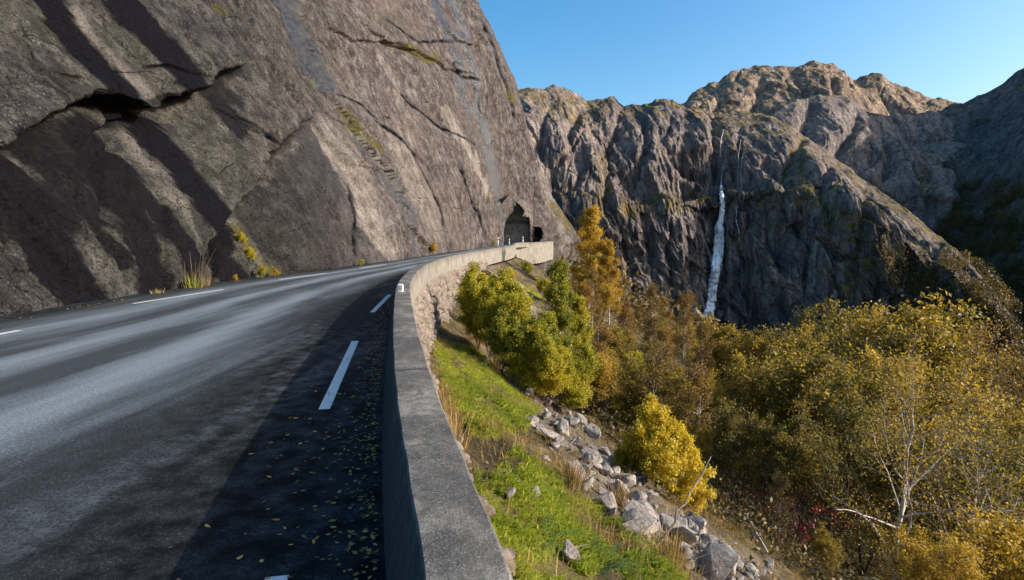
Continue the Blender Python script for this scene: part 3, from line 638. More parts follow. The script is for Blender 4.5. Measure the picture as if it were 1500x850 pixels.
# ------------------------------------------------------------------ mountains
SURF = {}
def mountain(name, sil, prof, mat, disp, step=1.25, nrow=260, vegf=None, seed=0, back=60, rowpow=1.0, seep_shade=None, ridge=.22, gul=()):
    """sil: ridge line as picture points, each with its own forward distance; prof: list of (t, forward setback 0..1, height fraction) from foot to ridge"""
    sx = [p[0] for p in sil]
    px = np.arange(sx[0], sx[-1]+.1, step)
    ytop = np.interp(px, sx, [p[1] for p in sil]); Yt = np.interp(px, sx, [p[2] for p in sil]); Yb = np.interp(px, sx, [p[3] for p in sil])
    zb = np.interp(px, sx, [p[4] for p in sil])
    ev = np.tan(np.arctan((425-ytop)/F)-PITCH); zt = CH+Yt*ev
    t = np.linspace(0, 1, nrow)**rowpow
    pf = prof(px[:, None], t[None]); yf, zf = pf
    Y = Yb[:, None]+(Yt-Yb)[:, None]*yf; Z = zb[:, None]+(zt-zb)[:, None]*zf
    X = (px[:, None]-750)/F*(Y*cp-(Z-CH)*sp)
    # back slope behind the ridge
    kb = np.linspace(.06, 1, 14); Yk = Yt[:, None]+back*kb[None]; Zk = zt[:, None]-back*.55*kb[None]**1.5
    Xk = X[:, -1:]*(Yk/Yt[:, None])
    X, Y, Z = np.hstack([X, Xk]), np.hstack([Y, Yk]), np.hstack([Z, Zk])
    dY = np.gradient(Y, axis=1); dZ = np.gradient(Z, axis=1); nn = np.hypot(dY, dZ)+1e-6
    ny, nz = -dZ/nn, dY/nn                                        # outward, uphill-facing
    d = disp(X, Y, Z, seed)
    fade = np.interp(np.r_[t, np.full(14, 1.)], [0, .62, .9, 1], [1, 1, .5, ridge])
    d = d*fade[None]
    gpx, gpy = proj(X, Y, Z); gwb = 9*fbm(X*.03, Z*.03, seed+2., 4)
    for pts, dep, wd in gul:
        gd, gp, gs = pol_dist(gpx+gwb, gpy, pts); d = d-.62*dep*np.exp(-np.abs(gd/wd)**1.2)*(1+.35*pn(X*.06, Z*.05, seed+6.))*np.sin(np.clip(gp, .04, .96)*math.pi)**.4
    d = d+(1-fade)[None]*(1.6*fbm(X*.09, Y*.05+Z*.05, seed+9., 4)+1.0*ridged(X*.05, Y*.03+Z*.06, seed+4., 3)-1.)*(Y/330)
    V = np.stack([X+d*.12*pn(X*.02, Z*.02, seed+3.), Y+d*ny, Z+d*nz], -1)
    veg = vegf(px, V) if vegf else np.zeros(X.shape)
    o = struct(name, mesh_np(name, V, grid_faces(len(px), nrow+14)[:, ::-1], mat, True, {'veg': veg, 'seep_shade': np.broadcast_to(seep_shade(V), X.shape) if seep_shade else np.zeros(X.shape)}))
    q = proj(V[..., 0], V[..., 1], V[..., 2]); SURF[name+str(seed)] = (V, q)
    return o
def on_surf(key, px, py, towards=.8):
    V, (qx, qy) = SURF[key]
    d = np.hypot(qx-px, qy-py); d[qy < 0] = 1e9
    k = np.argmin(d+np.where(d < 4, V[..., 1]*.01, 0)); v = V.reshape(-1, 3)[k].copy()
    dr = v-np.array([0, 0, CH]); dr /= np.linalg.norm(dr)
    # exact ray through (px, py) at that distance, lifted off the rock towards the valley
    p = np.array(at_Y(px, py, v[1])); return p-np.array([0, towards, 0])
def disp_A(X, Y, Z, s):
    wx = X+10*fbm(X*.012, Z*.012, s, 3); q = wx+Z*.22
    r = 11*fbm(X*.012, Z*.010, s+1., 3)
    r += 8.5*(1-np.abs(2*pn(q*.028, Z*.006, s+5.)))+1.8*ridged(q*.06, Z*.013, s+2., 3)
    r += 1.3*ridged(q*.16, Z*.04, s+7., 5, .6)
    f1, f2, cid = voro(q*.075+.3*fbm(X*.05, Z*.05, 3., 2), Z*.035+.4*fbm(X*.04, Z*.04, 5., 2), 4+s)
    r += 4.4*(cid-.5)*np.minimum(1, (f2-f1)*9)-.3*np.exp(-((f2-f1)/.05)**2)
    f1, f2, cid = voro(q*.034+.25*fbm(X*.03, Z*.03, 8., 2), Z*.022, 7+s)
    r += 6.5*(cid-.5)*np.minimum(1, (f2-f1)*14)
    f1, f2, cid = voro(q*.2, Z*.11+Y*.1, 6+s)
    r += 2.0*(cid-.5)*np.minimum(1, (f2-f1)*12)-.7*np.exp(-((f2-f1)/.05)**2)
    return r-8
def disp_B(X, Y, Z, s):
    q = X+Z*.3+14*fbm(X*.008, Z*.012, s, 3)
    r = 11*fbm(X*.009, (Z+Y*.4)*.011, s+1., 3)+9*np.abs(1.6*pn(q*.016, (Z+Y*.3)*.012, s+2.))+2.4*ridged(q*.05, (Z+Y*.3)*.03, s+4., 5, .6)
    f1, f2, cid = voro(q*.03+.4*fbm(X*.02, Y*.02, 3., 2), (Z+Y*.35)*.03, 4+s)
    r += 7*(cid-.5)*np.minimum(1, (f2-f1)*7)-2.6*np.exp(-((f2-f1)/.05)**2)
    f1, f2, cid = voro(q*.09, (Z+Y*.3)*.08, 2+s)
    r += 3.6*(cid-.5)*np.minimum(1, (f2-f1)*10)
    return r-7
def prof_A(px, t):
    led = np.interp(px, [750, 860, 900, 960, 1030, 1060, 1150, 1210, 1300, 1420], [.40, .44, .47, .50, .53, .55, .60, .66, .75, .8])
    zf = t+0*px
    yf = np.where(zf < led, .10*zf/led, 0)
    a = np.clip((zf-led)/.035, 0, 1); yf = np.where(zf >= led, .10+.22*a, yf)
    b = np.clip((zf-led-.035)/(1-led-.035), 0, 1); yf = yf+.68*np.where(b > 0, .30*b+.70*b**3.2, 0)
    return yf, zf
def veg_A(px, V):
    qx, qy = proj(V[..., 0], V[..., 1], V[..., 2]); v = np.zeros(qx.shape)
    w = 6*fbm(V[..., 0]*.06, V[..., 2]*.06, 2., 3)
    for pts, r, st in (([(860, 322), (905, 308), (960, 298), (1035, 296)], 15, 1), ([(1110, 290), (1150, 282), (1200, 300)], 15, .9), ([(880, 230), (890, 280), (880, 310)], 10, .8), ([(1175, 215), (1160, 265), (1195, 290)], 20, .9),
                       ([(1160, 190), (1230, 240), (1290, 285), (1345, 320), (1400, 370)], 9, .75), ([(790, 150), (830, 150), (870, 165)], 14, .8), ([(825, 160), (850, 185)], 10, .9), ([(1010, 160), (1060, 155), (1110, 165)], 9, .9), ([(1130, 310), (1140, 350)], 10, .7), ([(1230, 330), (1300, 360), (1250, 420)], 30, .8)):
        d, p, s = pol_dist(qx+w, qy+w, pts); v = np.maximum(v, st*sstep(1.3, .5, d/r))
    return v
mountain('mountain', [(690, 175, 300, 225, -42), (750, 145, 300, 232, -42), (775, 135, 300, 236, -42), (800, 128, 305, 238, -42), (822, 125, 310, 240, -42), (845, 138, 310, 240, -42), (862, 144, 312, 240, -42), (880, 142, 312, 240, -42), (900, 138, 312, 240, -42),
         (915, 147, 312, 240, -42), (935, 150, 312, 240, -42), (960, 146, 312, 240, -42), (985, 150, 315, 240, -42), (1003, 160, 320, 242, -42), (1030, 157, 325, 243, -42), (1060, 160, 325, 244, -42), (1100, 166, 318, 242, -42), (1130, 166, 310, 240, -42), (1160, 183, 300, 236, -42),
         (1200, 208, 290, 232, -42), (1250, 248, 280, 226, -42), (1300, 284, 268, 220, -42), (1345, 318, 256, 214, -42), (1400, 366, 240, 205, -42), (1450, 425, 225, 198, -42), (1480, 470, 210, 190, -42)], prof_A, M['mount'], disp_A, 1.1, 330, veg_A, 0, gul=(([(1043, 160), (1052, 200), (1057, 240), (1056, 290)], 15, 9), ([(912, 150), (900, 200), (888, 260), (880, 320)], 11, 9), ([(850, 160), (838, 200), (845, 260), (830, 300)], 10, 9), ([(800, 160), (795, 220), (805, 290)], 9, 8),
    ([(985, 165), (975, 200), (1000, 235), (1030, 262)], 7, 6), ([(940, 165), (950, 210), (930, 260), (925, 295)], 7, 7), ([(1172, 200), (1160, 235), (1150, 280)], 11, 9), ([(1085, 180), (1083, 230), (1080, 280)], 6, 5), ([(1215, 235), (1200, 280), (1205, 330)], 8, 8), ([(1270, 280), (1245, 330), (1250, 380)], 8, 8),
    ([(905, 325), (915, 400), (925, 470)], 7, 6), ([(945, 320), (950, 390), (965, 470)], 6, 6), ([(985, 310), (975, 380), (985, 460)], 6, 5), ([(1062, 300), (1066, 360), (1060, 470)], 8, 6), ([(1010, 320), (1015, 400), (1008, 470)], 6, 6), ([(1098, 300), (1092, 370), (1105, 470)], 7, 6), ([(1128, 310), (1135, 380), (1128, 470)], 7, 6), ([(1165, 300), (1180, 370), (1172, 450)], 8, 6), ([(1200, 300), (1215, 380), (1222, 450)], 7, 6), ([(870, 340), (878, 420), (885, 470)], 6, 6)), seep_shade=lambda V: np.clip(sstep(28, 10, V[..., 2]+4*pn(V[..., 0]*.05, 1.))*.95+.6*sstep(-.02, .25, fbm(V[..., 0]*.02, V[..., 2]*.008, 4., 3))+1.6*np.exp(-((V[..., 0]-91)/5.)**2)*(V[..., 2] < 45), 0, 1.6))
def prof_B(px, t): return .42*t+.58*t**2.2, t+0*px
mountain('mountain', [(930, 230, 480, 360, 10), (985, 160, 490, 370, 10), (1003, 148, 495, 375, 10), (1012, 136, 500, 380, 10), (1040, 118, 505, 385, 10), (1075, 103, 508, 385, 10), (1100, 97, 510, 385, 10), (1140, 95, 510, 385, 10), (1165, 97, 510, 385, 10), (1190, 90, 510, 385, 10), (1215, 93, 508, 385, 10),
         (1235, 105, 505, 385, 10), (1247, 120, 500, 385, 10), (1275, 150, 490, 380, 10), (1310, 185, 480, 370, 5), (1370, 240, 470, 360, 0), (1450, 330, 460, 350, -10)], prof_B, M['mount_back'], disp_B, 1.2, 200, None, 1, rowpow=.8, gul=(([(1060, 125), (1045, 160)], 14, 9), ([(1110, 110), (1118, 150), (1140, 175)], 12, 8), ([(1160, 105), (1180, 130), (1185, 165)], 10, 7), ([(1215, 105), (1225, 135), (1250, 165)], 12, 8)))
mountain('mountain', [(1215, 170, 560, 460, 40), (1250, 118, 570, 460, 40), (1270, 112, 575, 460, 40), (1290, 112, 575, 460, 40), (1310, 124, 575, 460, 40), (1335, 130, 570, 460, 40), (1350, 139, 565, 460, 40), (1380, 147, 560, 460, 40), (1400, 154, 555, 455, 40), (1450, 165, 550, 450, 30), (1530, 190, 550, 450, 30)], prof_B, M['mount_back'], disp_B, 1.2, 120, None, 2)
mountain('mountain', [(1060, 260, 380, 300, -30), (1110, 190, 385, 310, -30), (1135, 163, 390, 315, -30), (1165, 146, 395, 318, -30), (1200, 138, 398, 320, -30), (1240, 145, 400, 320, -30), (1270, 160, 400, 320, -30), (1300, 167, 405, 322, -30), (1335, 164, 410, 325, -30), (1370, 163, 415, 330, -30), (1400, 168, 420, 330, -30), (1450, 190, 420, 330, -30), (1560, 240, 420, 330, -30)],
         prof_B, M['mount'], disp_B, 1.2, 200, None, 5, gul=(([(1190, 150), (1180, 200), (1200, 260)], 14, 12), ([(1255, 165), (1240, 210), (1220, 260)], 14, 10), ([(1300, 185), (1310, 230), (1290, 280)], 14, 10), ([(1350, 175), (1350, 230), (1360, 280)], 10, 8)))
def prof_D(px, t): return .6*t+.4*t**1.6, t+0*px
def disp_D(X, Y, Z, s): return disp_B(X, Y, Z, s)*1.25+4.*ridged(X*.06, Z*.03+Y*.02, 3., 3)
mountain('mountain', [(1310, 230, 440, 330, -45), (1350, 185, 440, 320, -45), (1385, 157, 440, 305, -45), (1420, 145, 435, 290, -45), (1450, 131, 430, 275, -45), (1470, 118, 425, 265, -45), (1490, 104, 420, 258, -45), (1510, 94, 415, 250, -45), (1580, 35, 400, 225, -45), (1680, -30, 380, 200, -45), (1850, -80, 350, 170, -45), (2100, -120, 320, 150, -45)], prof_D, M['mount_dark'], disp_D, 1.7, 220, lambda px, V: np.clip(.9-.010*(V[..., 2]+40), .0, 1), 8)

# ------------------------------------------------------------------ waterfall: strands hugging the rock
def strand(ts, pts, w, n=60, wob=.35, off=.9, seed=0):
    y = np.array([p[1] for p in pts], float); x = np.array([p[0] for p in pts], float)
    yq = np.linspace(y[0], y[-1], n); xq = np.interp(yq, y, x)
    P = np.array([on_surf('mountain0', a, b, off) for a, b in zip(xq, yq)])
    Ys = P[:, 1].copy()
    for _ in range(4): Ys = np.r_[Ys[0], (Ys[:-2]+Ys[1:-1]*2+Ys[2:])/4, Ys[-1]]
    Ys = np.minimum(Ys, P[:, 1]); P = np.array([at_Y(a, b, c) for a, b, c in zip(xq, yq, Ys)])
    P[:, 0] += wob*pn(np.arange(n)*.35, seed*3.3)
    rad = np.interp(yq, y, w)*.5*(1+.45*pn(np.arange(n)*.6, seed+.5)); ts.add(P, np.maximum(rad*1.2, .03), 6)
wr = empty('waterfall', tuple(on_surf('mountain0', 1034, 468, .5)), 'tall white waterfall streaming down the dark cliff between two bulging buttresses', 'waterfall')
def wpart(name, strands):
    ts = TubeSet()
    for s_, (pts, w) in enumerate(strands): strand(ts, pts, w, seed=s_)
    o = link(name, ts.mesh(name, M['water']), wr); o.location = -wr.location
wr_ = wr
wpart('upper_cascade', [([(1060, 190), (1056, 208), (1055, 222), (1059, 243), (1057, 258), (1056, 274)], [.12, .2, .12, .08, .1, .3])])
wpart('main_fall', [([(1056, 272), (1058, 300), (1057, 322), (1051, 340)], [.9, 1.9, 1.6, .9]), ([(1058, 300), (1054, 345), (1047, 400), (1036, 467)], [1.5, 3., 3.4, 4.2]), ([(1057, 318), (1049, 335), (1047, 360), (1042, 410), (1033, 466)], [1.6, 1.2, 1., 1.2, 1.6]),
      ([(1056, 325), (1054, 345), (1050, 380), (1043, 425), (1038, 468)], [1., 1.1, 1.1, 1.3, 2.2]), ([(1057, 320), (1059, 350), (1056, 378), (1048, 420), (1042, 466)], [.8, .9, .7, .9, 1.6]), ([(1050, 345), (1045, 400), (1037, 445), (1030, 467)], [.7, .8, 1., 1.2]),
      ([(1056, 330), (1050, 370), (1044, 420), (1036, 466)], [.5, .8, .8, 1.2]), ([(1057, 335), (1054, 380), (1048, 430), (1040, 467)], [.5, .6, .8, 1.2]), ([(1052, 335), (1046, 375), (1041, 430), (1032, 466)], [.4, .7, .8, .8]), ([(1058, 330), (1060, 352), (1057, 392), (1055, 400)], [.4, .5, .4, .2]), ([(1053, 345), (1048, 395), (1043, 440)], [.5, .8, .6]),
      ([(1054, 360), (1052, 400), (1046, 440)], [.5, .5, .5]), ([(1058, 375), (1053, 405), (1051, 412)], [.4, .3, .3])])
wpart('side_trickle', [([(1085, 205), (1082, 230), (1080, 262)], [.08, .13, .08])])
wpart('side_trickle', [([(1088, 225), (1085, 255), (1087, 276)], [.06, .11, .08])])
wpart('side_trickle', [([(1080, 302), (1078, 322), (1083, 342)], [.1, .14, .08])])

# ------------------------------------------------------------------ trees
def rot_about(v, ax, a):
    ax = ax/np.linalg.norm(ax); return v*math.cos(a)+np.cross(ax, v)*math.sin(a)+ax*np.dot(ax, v)*(1-math.cos(a))
def grow(seed, H, spread, stems=1, first=.25, nb=14, sub=6, up=.55, trunk_r=.02, droop=0., lens=(.42, .45), wobble=.05):
    """returns (thick tubes, thin tubes, leaf anchors) of a broad-leaved tree H tall"""
    r = np.random.default_rng(seed); thick = TubeSet(); thin = TubeSet(); anch = []
    for s in range(stems):
        az = r.uniform(0, 6.28); lean = r.uniform(.1, .4) if stems > 1 else r.uniform(0, .06)
        h = H*(r.uniform(.75, 1.) if stems > 1 else 1); n = 12
        tt = np.linspace(0, 1, n); wv = np.cumsum(r.normal(size=(n, 2))*wobble*h/n*1.5, 0)
        P = np.c_[math.cos(az)*lean*h*tt**1.3+wv[:, 0]*tt, math.sin(az)*lean*h*tt**1.3+wv[:, 1]*tt, h*tt*(1-.12*lean)]
        rad = trunk_r*h*(1-.93*tt)*(.8 if stems > 1 else 1); thick.add(P, rad, 7)
        for b in range(nb):
            f = first+(1-first)*((b+r.uniform(0, .8))/nb)**.85; f = min(f, .985)
            p0 = np.array([np.interp(f, tt, P[:, i]) for i in range(3)])
            a = b*2.4+r.uniform(-.5, .5); el = r.uniform(up-.3, up+.3)+.5*f
            L = spread*H*lens[0]*(1-.62*(f-first)/(1-first))*r.uniform(.75, 1.15)
            dr = np.array([math.cos(a)*math.cos(el), math.sin(a)*math.cos(el), math.sin(el)])
            m = 6; q = [p0]
            for i in range(m):
                dr = dr+r.normal(size=3)*.14+np.array([0, 0, .05-droop*.12*i]); dr /= np.linalg.norm(dr); q.append(q[-1]+dr*L/m)
            q = np.array(q); r0 = np.interp(f, tt, rad)*.55; thick.add(q, r0*np.linspace(1, .25, m+1), 5)
            for c in range(sub):
                g = r.uniform(.25, 1.); k = min(int(g*m), m-1); p1 = q[k]+(q[k+1]-q[k])*(g*m-k)
                d2 = (q[k+1]-q[k])/np.linalg.norm(q[k+1]-q[k])+r.normal(size=3)*.75; d2 /= np.linalg.norm(d2)
                L2 = L*lens[1]*r.uniform(.5, 1.2)*(1.15-.5*g); q2 = [p1]
                for i in range(4):
                    d2 = d2+r.normal(size=3)*.2+np.array([0, 0, .03-droop*.3*(i/3)]); d2 /= np.linalg.norm(d2); q2.append(q2[-1]+d2*L2/4)
                q2 = np.array(q2); thin.add(q2, r0*.3*np.linspace(1, .3, 5)+.0012*H*.3, 3)
                for i in range(1, 5):
                    anch.append((q2[i-1]+q2[i])/2); anch.append(q2[i])
                    if r.uniform() < .9:
                        d3 = d2+r.normal(size=3)*.9; d3 /= np.linalg.norm(d3); d3[2] -= droop*.5; e = q2[i]+d3*L2*.4*r.uniform(.5, 1)
                        thin.add(np.array([q2[i], (q2[i]+e)/2+r.normal(size=3)*.02*L2, e]), [r0*.12+.0006*H]*2+[.0004*H], 3); anch.append((q2[i]+e)/2); anch.append(e)
    return thick, thin, np.array(anch), r
def leaf_mesh(name, anch, r, per, size, sig, mat, up=.3):
    n = len(anch)*per; P = np.repeat(anch, per, 0)+r.normal(size=(n, 3))*sig
    nrm = r.normal(size=(n, 3)); nrm[:, 2] += up; nrm /= np.linalg.norm(nrm, axis=1)[:, None]
    t1 = np.cross(nrm, r.normal(size=(n, 3))); t1 /= np.linalg.norm(t1, axis=1)[:, None]; t2 = np.cross(nrm, t1)
    s = size*r.uniform(.6, 1.25, size=(n, 1))
    v = np.stack([P-t1*s*.55, P+t2*s*.32+nrm*s*.06, P+t1*s*.55, P-t2*s*.32+nrm*s*.06], 1)
    tone = np.clip(np.repeat(r.uniform(0, 1, len(anch)), per)*.45+r.uniform(0, 1, n)*.6, 0, 1)
    return mesh_np(name, v.reshape(-1, 3), np.arange(n*4).reshape(-1, 4), mat, False, None, {'tone': tone})
PROTO = {}
def make_proto(key, name, bark, leafmat, per, size, sig, **kw):
    thick, thin, an, r = grow(**kw)
    nt_ = sum(len(f) for f in thick.f); b0 = sum(len(v) for v in thick.v); nn_ = sum(len(f) for f in thin.f)
    tm = mesh_np('trunk', np.concatenate(thick.v+thin.v), np.concatenate(thick.f+[f+b0 for f in thin.f]), M[bark], True, mat2=M['twig'] if bark != 'bark' else M['bark'], midx=np.r_[np.zeros(nt_), np.ones(nn_)])
    PROTO[key] = dict(name=name, H=float(an[:, 2].max()), trunk=tm,
                      leaves=leaf_mesh('crown', an, r, per, size, sig, M[leafmat], .35), used=None)
make_proto('olive', 'sallow_tree', 'bark', 'leaf_olive', 2, .165, .13, seed=11, H=9, spread=1.25, stems=4, first=.3, nb=13, sub=8, up=.75, trunk_r=.013, wobble=.09)
make_proto('olive2', 'sallow_tree', 'bark', 'leaf_olive', 2, .165, .13, seed=23, H=9, spread=1.35, stems=3, first=.25, nb=16, sub=9, up=.6, trunk_r=.014, wobble=.1)
make_proto('gold', 'birch_tree', 'birch', 'leaf_gold', 8, .15, .17, seed=31, H=11, spread=.62, first=.12, nb=30, sub=8, up=.7, trunk_r=.010, droop=.5)
make_proto('green', 'birch_tree', 'birch', 'leaf_green', 9, .115, .13, seed=41, H=7, spread=.75, first=.06, nb=30, sub=8, up=.6, trunk_r=.010, droop=.2)
make_proto('sparse', 'birch_tree', 'birch', 'leaf_brown', 2, .12, .14, seed=51, H=9, spread=.62, first=.25, nb=24, sub=7, up=.8, trunk_r=.011, droop=.35)
make_proto('front', 'birch_tree', 'birch', 'leaf_olive', 2, .085, .15, seed=64, H=8, spread=1.25, first=.22, nb=20, sub=9, up=.5, trunk_r=.015, droop=.15, wobble=.12)
make_proto('shrub', 'shrub', 'bark', 'leaf_green', 12, .07, .075, seed=71, H=3, spread=1.3, stems=6, first=.12, nb=9, sub=6, up=.7, trunk_r=.009)
make_proto('yellow', 'shrub', 'bark', 'leaf_yellow', 12, .066, .06, seed=82, H=2.2, spread=1.5, stems=6, first=.1, nb=8, sub=6, up=.6, trunk_r=.008)
make_proto('red', 'rowan_tree', 'twig', 'leaf_red', 4, .12, .15, seed=91, H=6, spread=.8, first=.2, nb=20, sub=6, up=.7, trunk_r=.010)
make_proto('bare', 'bare_tree', 'twig', 'leaf_brown', 1, .07, .1, seed=95, H=6, spread=1.2, stems=4, first=.2, nb=12, sub=7, up=.7, trunk_r=.009)
make_proto('tiny', 'shrub', 'twig', 'leaf_gold', 5, .03, .035, seed=97, H=.8, spread=1.5, stems=5, first=.1, nb=5, sub=4, up=.7, trunk_r=.008)
make_proto('tinygreen', 'shrub', 'twig', 'leaf_green', 6, .035, .035, seed=98, H=.8, spread=1.5, stems=5, first=.1, nb=5, sub=4, up=.7, trunk_r=.008)
def plant(key, x, y, z, H, label, cat='tree', group=None, wid=1., rz=None, sink=.05):
    p = PROTO[key]; sc = H/p['H']; s3 = (sc*wid, sc*wid, sc)
    rz = random.uniform(0, 6.28) if rz is None else rz
    if p['used'] is None:
        o = empty(p['name'], (x, y, z-sink), label, cat, group, rz, s3)
        link('trunk', p['trunk'], o); link('crown', p['leaves'], o); p['used'] = o
        return o
    return dup(p['used'], (x, y, z-sink), rz, s3, label, group)
def tree_px(key, px, Y, top, label, group=None, wid=1., rz=None, cat='tree', minH=None):
    x = (px-750)/F*Y*1.0
    for _ in range(3):
        z = float(ground_z(x, Y)); x = (px-750)/F*(Y*cp-((z*.4)-CH)*sp)
    H = CH+Y*el_tan(top)-z
    return plant(key, x, Y, z, max(H, minH or .3), label, cat, group, wid, rz)
G1 = 'olive gold trees crowding the slope'
for a in (('olive', 1085, 33, 462, 'olive tree whose top hides the foot of the waterfall on its right', 1.0), ('olive2', 1180, 31, 442, 'olive gold tree with a flat top below the dark ribbed cliff', 1.0),
          ('olive', 1283, 32, 418, 'tallest golden crown, peaking against the dark wooded slope', 1.05), ('olive2', 1345, 36, 446, 'golden tree just right of the tallest crown', 1.0),
          ('olive2', 1130, 23, 520, 'olive tree in the middle of the wood below the flat topped tree', 1.), ('olive', 1225, 22, 495, 'broad tree under the tallest golden crown', 1.1),
          ('olive', 1045, 25, 545, 'low olive tree left of the wood next to the bare birches', .9), ('olive2', 1350, 24, 520, 'olive tree behind the white birch trunk', 1.), ('olive', 1450, 26, 535, 'dull olive tree near the right edge below the bare twigs', 1.),
          ('olive2', 1090, 17.5, 590, 'shaded tree on the slope above the red berry bush', 1.), ('olive', 1190, 16, 600, 'dark stemmed olive tree behind the red berry bush', 1.), ('olive2', 1500, 19, 590, 'tree cut by the right edge of the view at middle height', 1.),
          ('olive', 1490, 12.5, 730, 'golden crown in the bottom right corner', 1.15), ('olive2', 1390, 11.5, 770, 'low golden crown right of the birch foot', 1.1), ('olive', 1225, 11.5, 770, 'low golden crown left of the birch foot', .8)):
    tree_px(a[0], a[1], a[2], a[3], a[4], G1, a[5])
tree_px('gold', 862, 46, 302, 'tall orange gold birch rising beside the rock buttress', None, 1.05)
tree_px('gold', 893, 45, 350, 'shorter orange birch leaning on the right of the tall one', None, 1.0)
tree_px('gold', 850, 38, 400, 'orange birch low behind the yellow green birch', None, .9)
tree_px('green', 822, 24, 380, 'yellow green birch on the slope below the buttress', None, .85)
tree_px('green', 850, 25, 432, 'small green birch under the orange birches', None, .9)
tree_px('green', 805, 21, 470, 'yellow green sapling at the edge of the scree', None, .9)
tree_px('green', 895, 30, 520, 'green birch in the shade under the red rowan', None, 1.0)
tree_px('red', 915, 38, 445, 'red leaved rowan beside the orange birches', None, 1.)
tree_px('red', 935, 32, 510, 'low reddish rowan among the bare birches', None, 1.1)
for px, Y, top, k, wd, l in ((900, 34, 500, 'green', 1., 'dark green birch in the hollow left of the bare birches'), (870, 28, 520, 'sparse', 1.2, 'small thin tree at the edge of the hollow under the yellow green birch'), (960, 33, 500, 'olive', .8, 'dark olive tree behind the front bare birch'), (1010, 40, 470, 'olive2', .8, 'far olive tree behind the bare birches'),
        (1060, 36, 480, 'olive', .8, 'olive tree left of the one hiding the waterfall foot'), (985, 20, 580, 'olive2', .7, 'low olive tree just above the yellow bush'), (930, 26, 570, 'olive', .7, 'low shaded tree behind the yellow bush'), (1030, 18, 610, 'olive', .8, 'low olive tree right of the yellow bush'), (1120, 40, 470, 'olive', 1., 'back row tree at the foot of the ribbed cliff'), (1230, 40, 445, 'olive2', 1., 'back row tree left of the tallest golden crown'),
        (1300, 28, 470, 'olive2', 1., 'golden tree in front of the tallest crown'), (1160, 26, 480, 'olive2', 1., 'golden tree in front of the flat topped one'), (1430, 33, 490, 'olive', 1., 'back row tree under the bare grey treetop'), (1490, 32, 515, 'olive', 1., 'back row tree at the right edge of the view'), (1280, 17, 590, 'olive2', 1.1, 'tree behind the foot of the white birch'), (1150, 13.5, 690, 'sparse', 1.2, 'thin shaded tree above the berry bush'), (1420, 18, 600, 'olive', 1., 'tree right of the white birch trunk')):
    tree_px(k, px, Y, top, l, G1 if 'olive' in k else None, wd)
for i in range(46):
    px = random.uniform(855, 1075); Y = random.uniform(17, 46); x = (px-750)/F*Y; z = float(ground_z(x, Y)); k = random.choice(['sparse', 'green', 'olive', 'olive2', 'sparse'])
    plant(k, x, Y, z, random.uniform(1.6, 3.6)*(1.25 if k == 'sparse' else 1), 'young tree or bush in the dark hollow between the scree and the olive wood', 'tree', 'young trees in the hollow', 1.3)
G2 = 'thin leafless birches'
for px, Y, top, l in ((955, 38, 412, 'tallest thin brown birch left of the waterfall foot'), (1003, 36, 425, 'thin brown birch just left of the waterfall foot'), (920, 42, 440, 'thin birch behind the red rowan'), (975, 29, 478, 'slanting bare birch in front of the others'), (1030, 31, 470, 'bare birch at the left end of the olive wood'), (990, 24, 540, 'low brown birch above the yellow bush'), (945, 23, 545, 'low bare birch above the scree stones')):
    tree_px('sparse', px, Y, top, l, G2, 1.0)
tree_px('front', 1325, 13.5, 466, 'white trunked birch with wide bare branches in front of the wood', None, 1.0, 2.2)
tree_px('front', 1440, 15, 560, 'thin leaved birch spreading right of the white trunk', None, 1.1, .4)
tree_px('bare', 1400, 30, 455, 'leafless grey treetop right of the tallest golden crown', None, .8)
tree_px('bare', 1470, 28, 488, 'leafless twiggy treetop at the right edge', None, .9)
tree_px('shrub', 716, 20, 384, 'green bush growing against the stone retaining wall', None, .85, cat='bush')
tree_px('shrub', 750, 19, 415, 'rounded green bush between the wall bush and the birch', None, 1.05, cat='bush')
tree_px('shrub', 775, 17.5, 470, 'low yellowing green bush at the top of the scree', None, .9, cat='bush')
for px, Y, top, k, wd, l in ((700, 20.5, 405, 'shrub', .9, 'low green bush in front of the stone wall bush'), (765, 17.8, 450, 'shrub', 1.2, 'spreading green bush under the pale rock slabs'), (800, 17, 490, 'shrub', 1.2, 'yellow green bush at the foot of the sapling'), (838, 18, 505, 'shrub', 1.2, 'low bush just above the large scree boulder'), (870, 21, 520, 'shrub', 1.1, 'low bush in the shade behind the large scree boulder'), (735, 17.5, 480, 'shrub', .9, 'low bush beside the dry grass under the stone wall')):
    tree_px(k, px, Y, top, l, None, wd, cat='bush')
tree_px('yellow', 925, 10.6, 636, 'small yellow bush on the left flank of the bright yellow one', None, .9, cat='bush'); tree_px('yellow', 1000, 10.5, 630, 'small yellow bush on the right flank of the bright yellow one', None, .8, cat='bush')
tree_px('yellow', 965, 10.2, 588, 'bright yellow bush standing alone beside the scree', None, .95, cat='bush')
for px, py, k, h, l in ((770, 405, 'tinygreen', 1.3, 'small green bush on the pale outcrop below the far wall'), (795, 440, 'tinygreen', 1.6, 'small green bush under the pale outcrop'), (775, 375, 'tiny', 1.2, 'golden bush at the foot of the wall before the tunnel'), (790, 385, 'tiny', 1.4, 'golden bush under the rock buttress')):
    g = ground_hit(px, py, 14, 78)
    if g: plant(k, *g, h, l, 'bush')
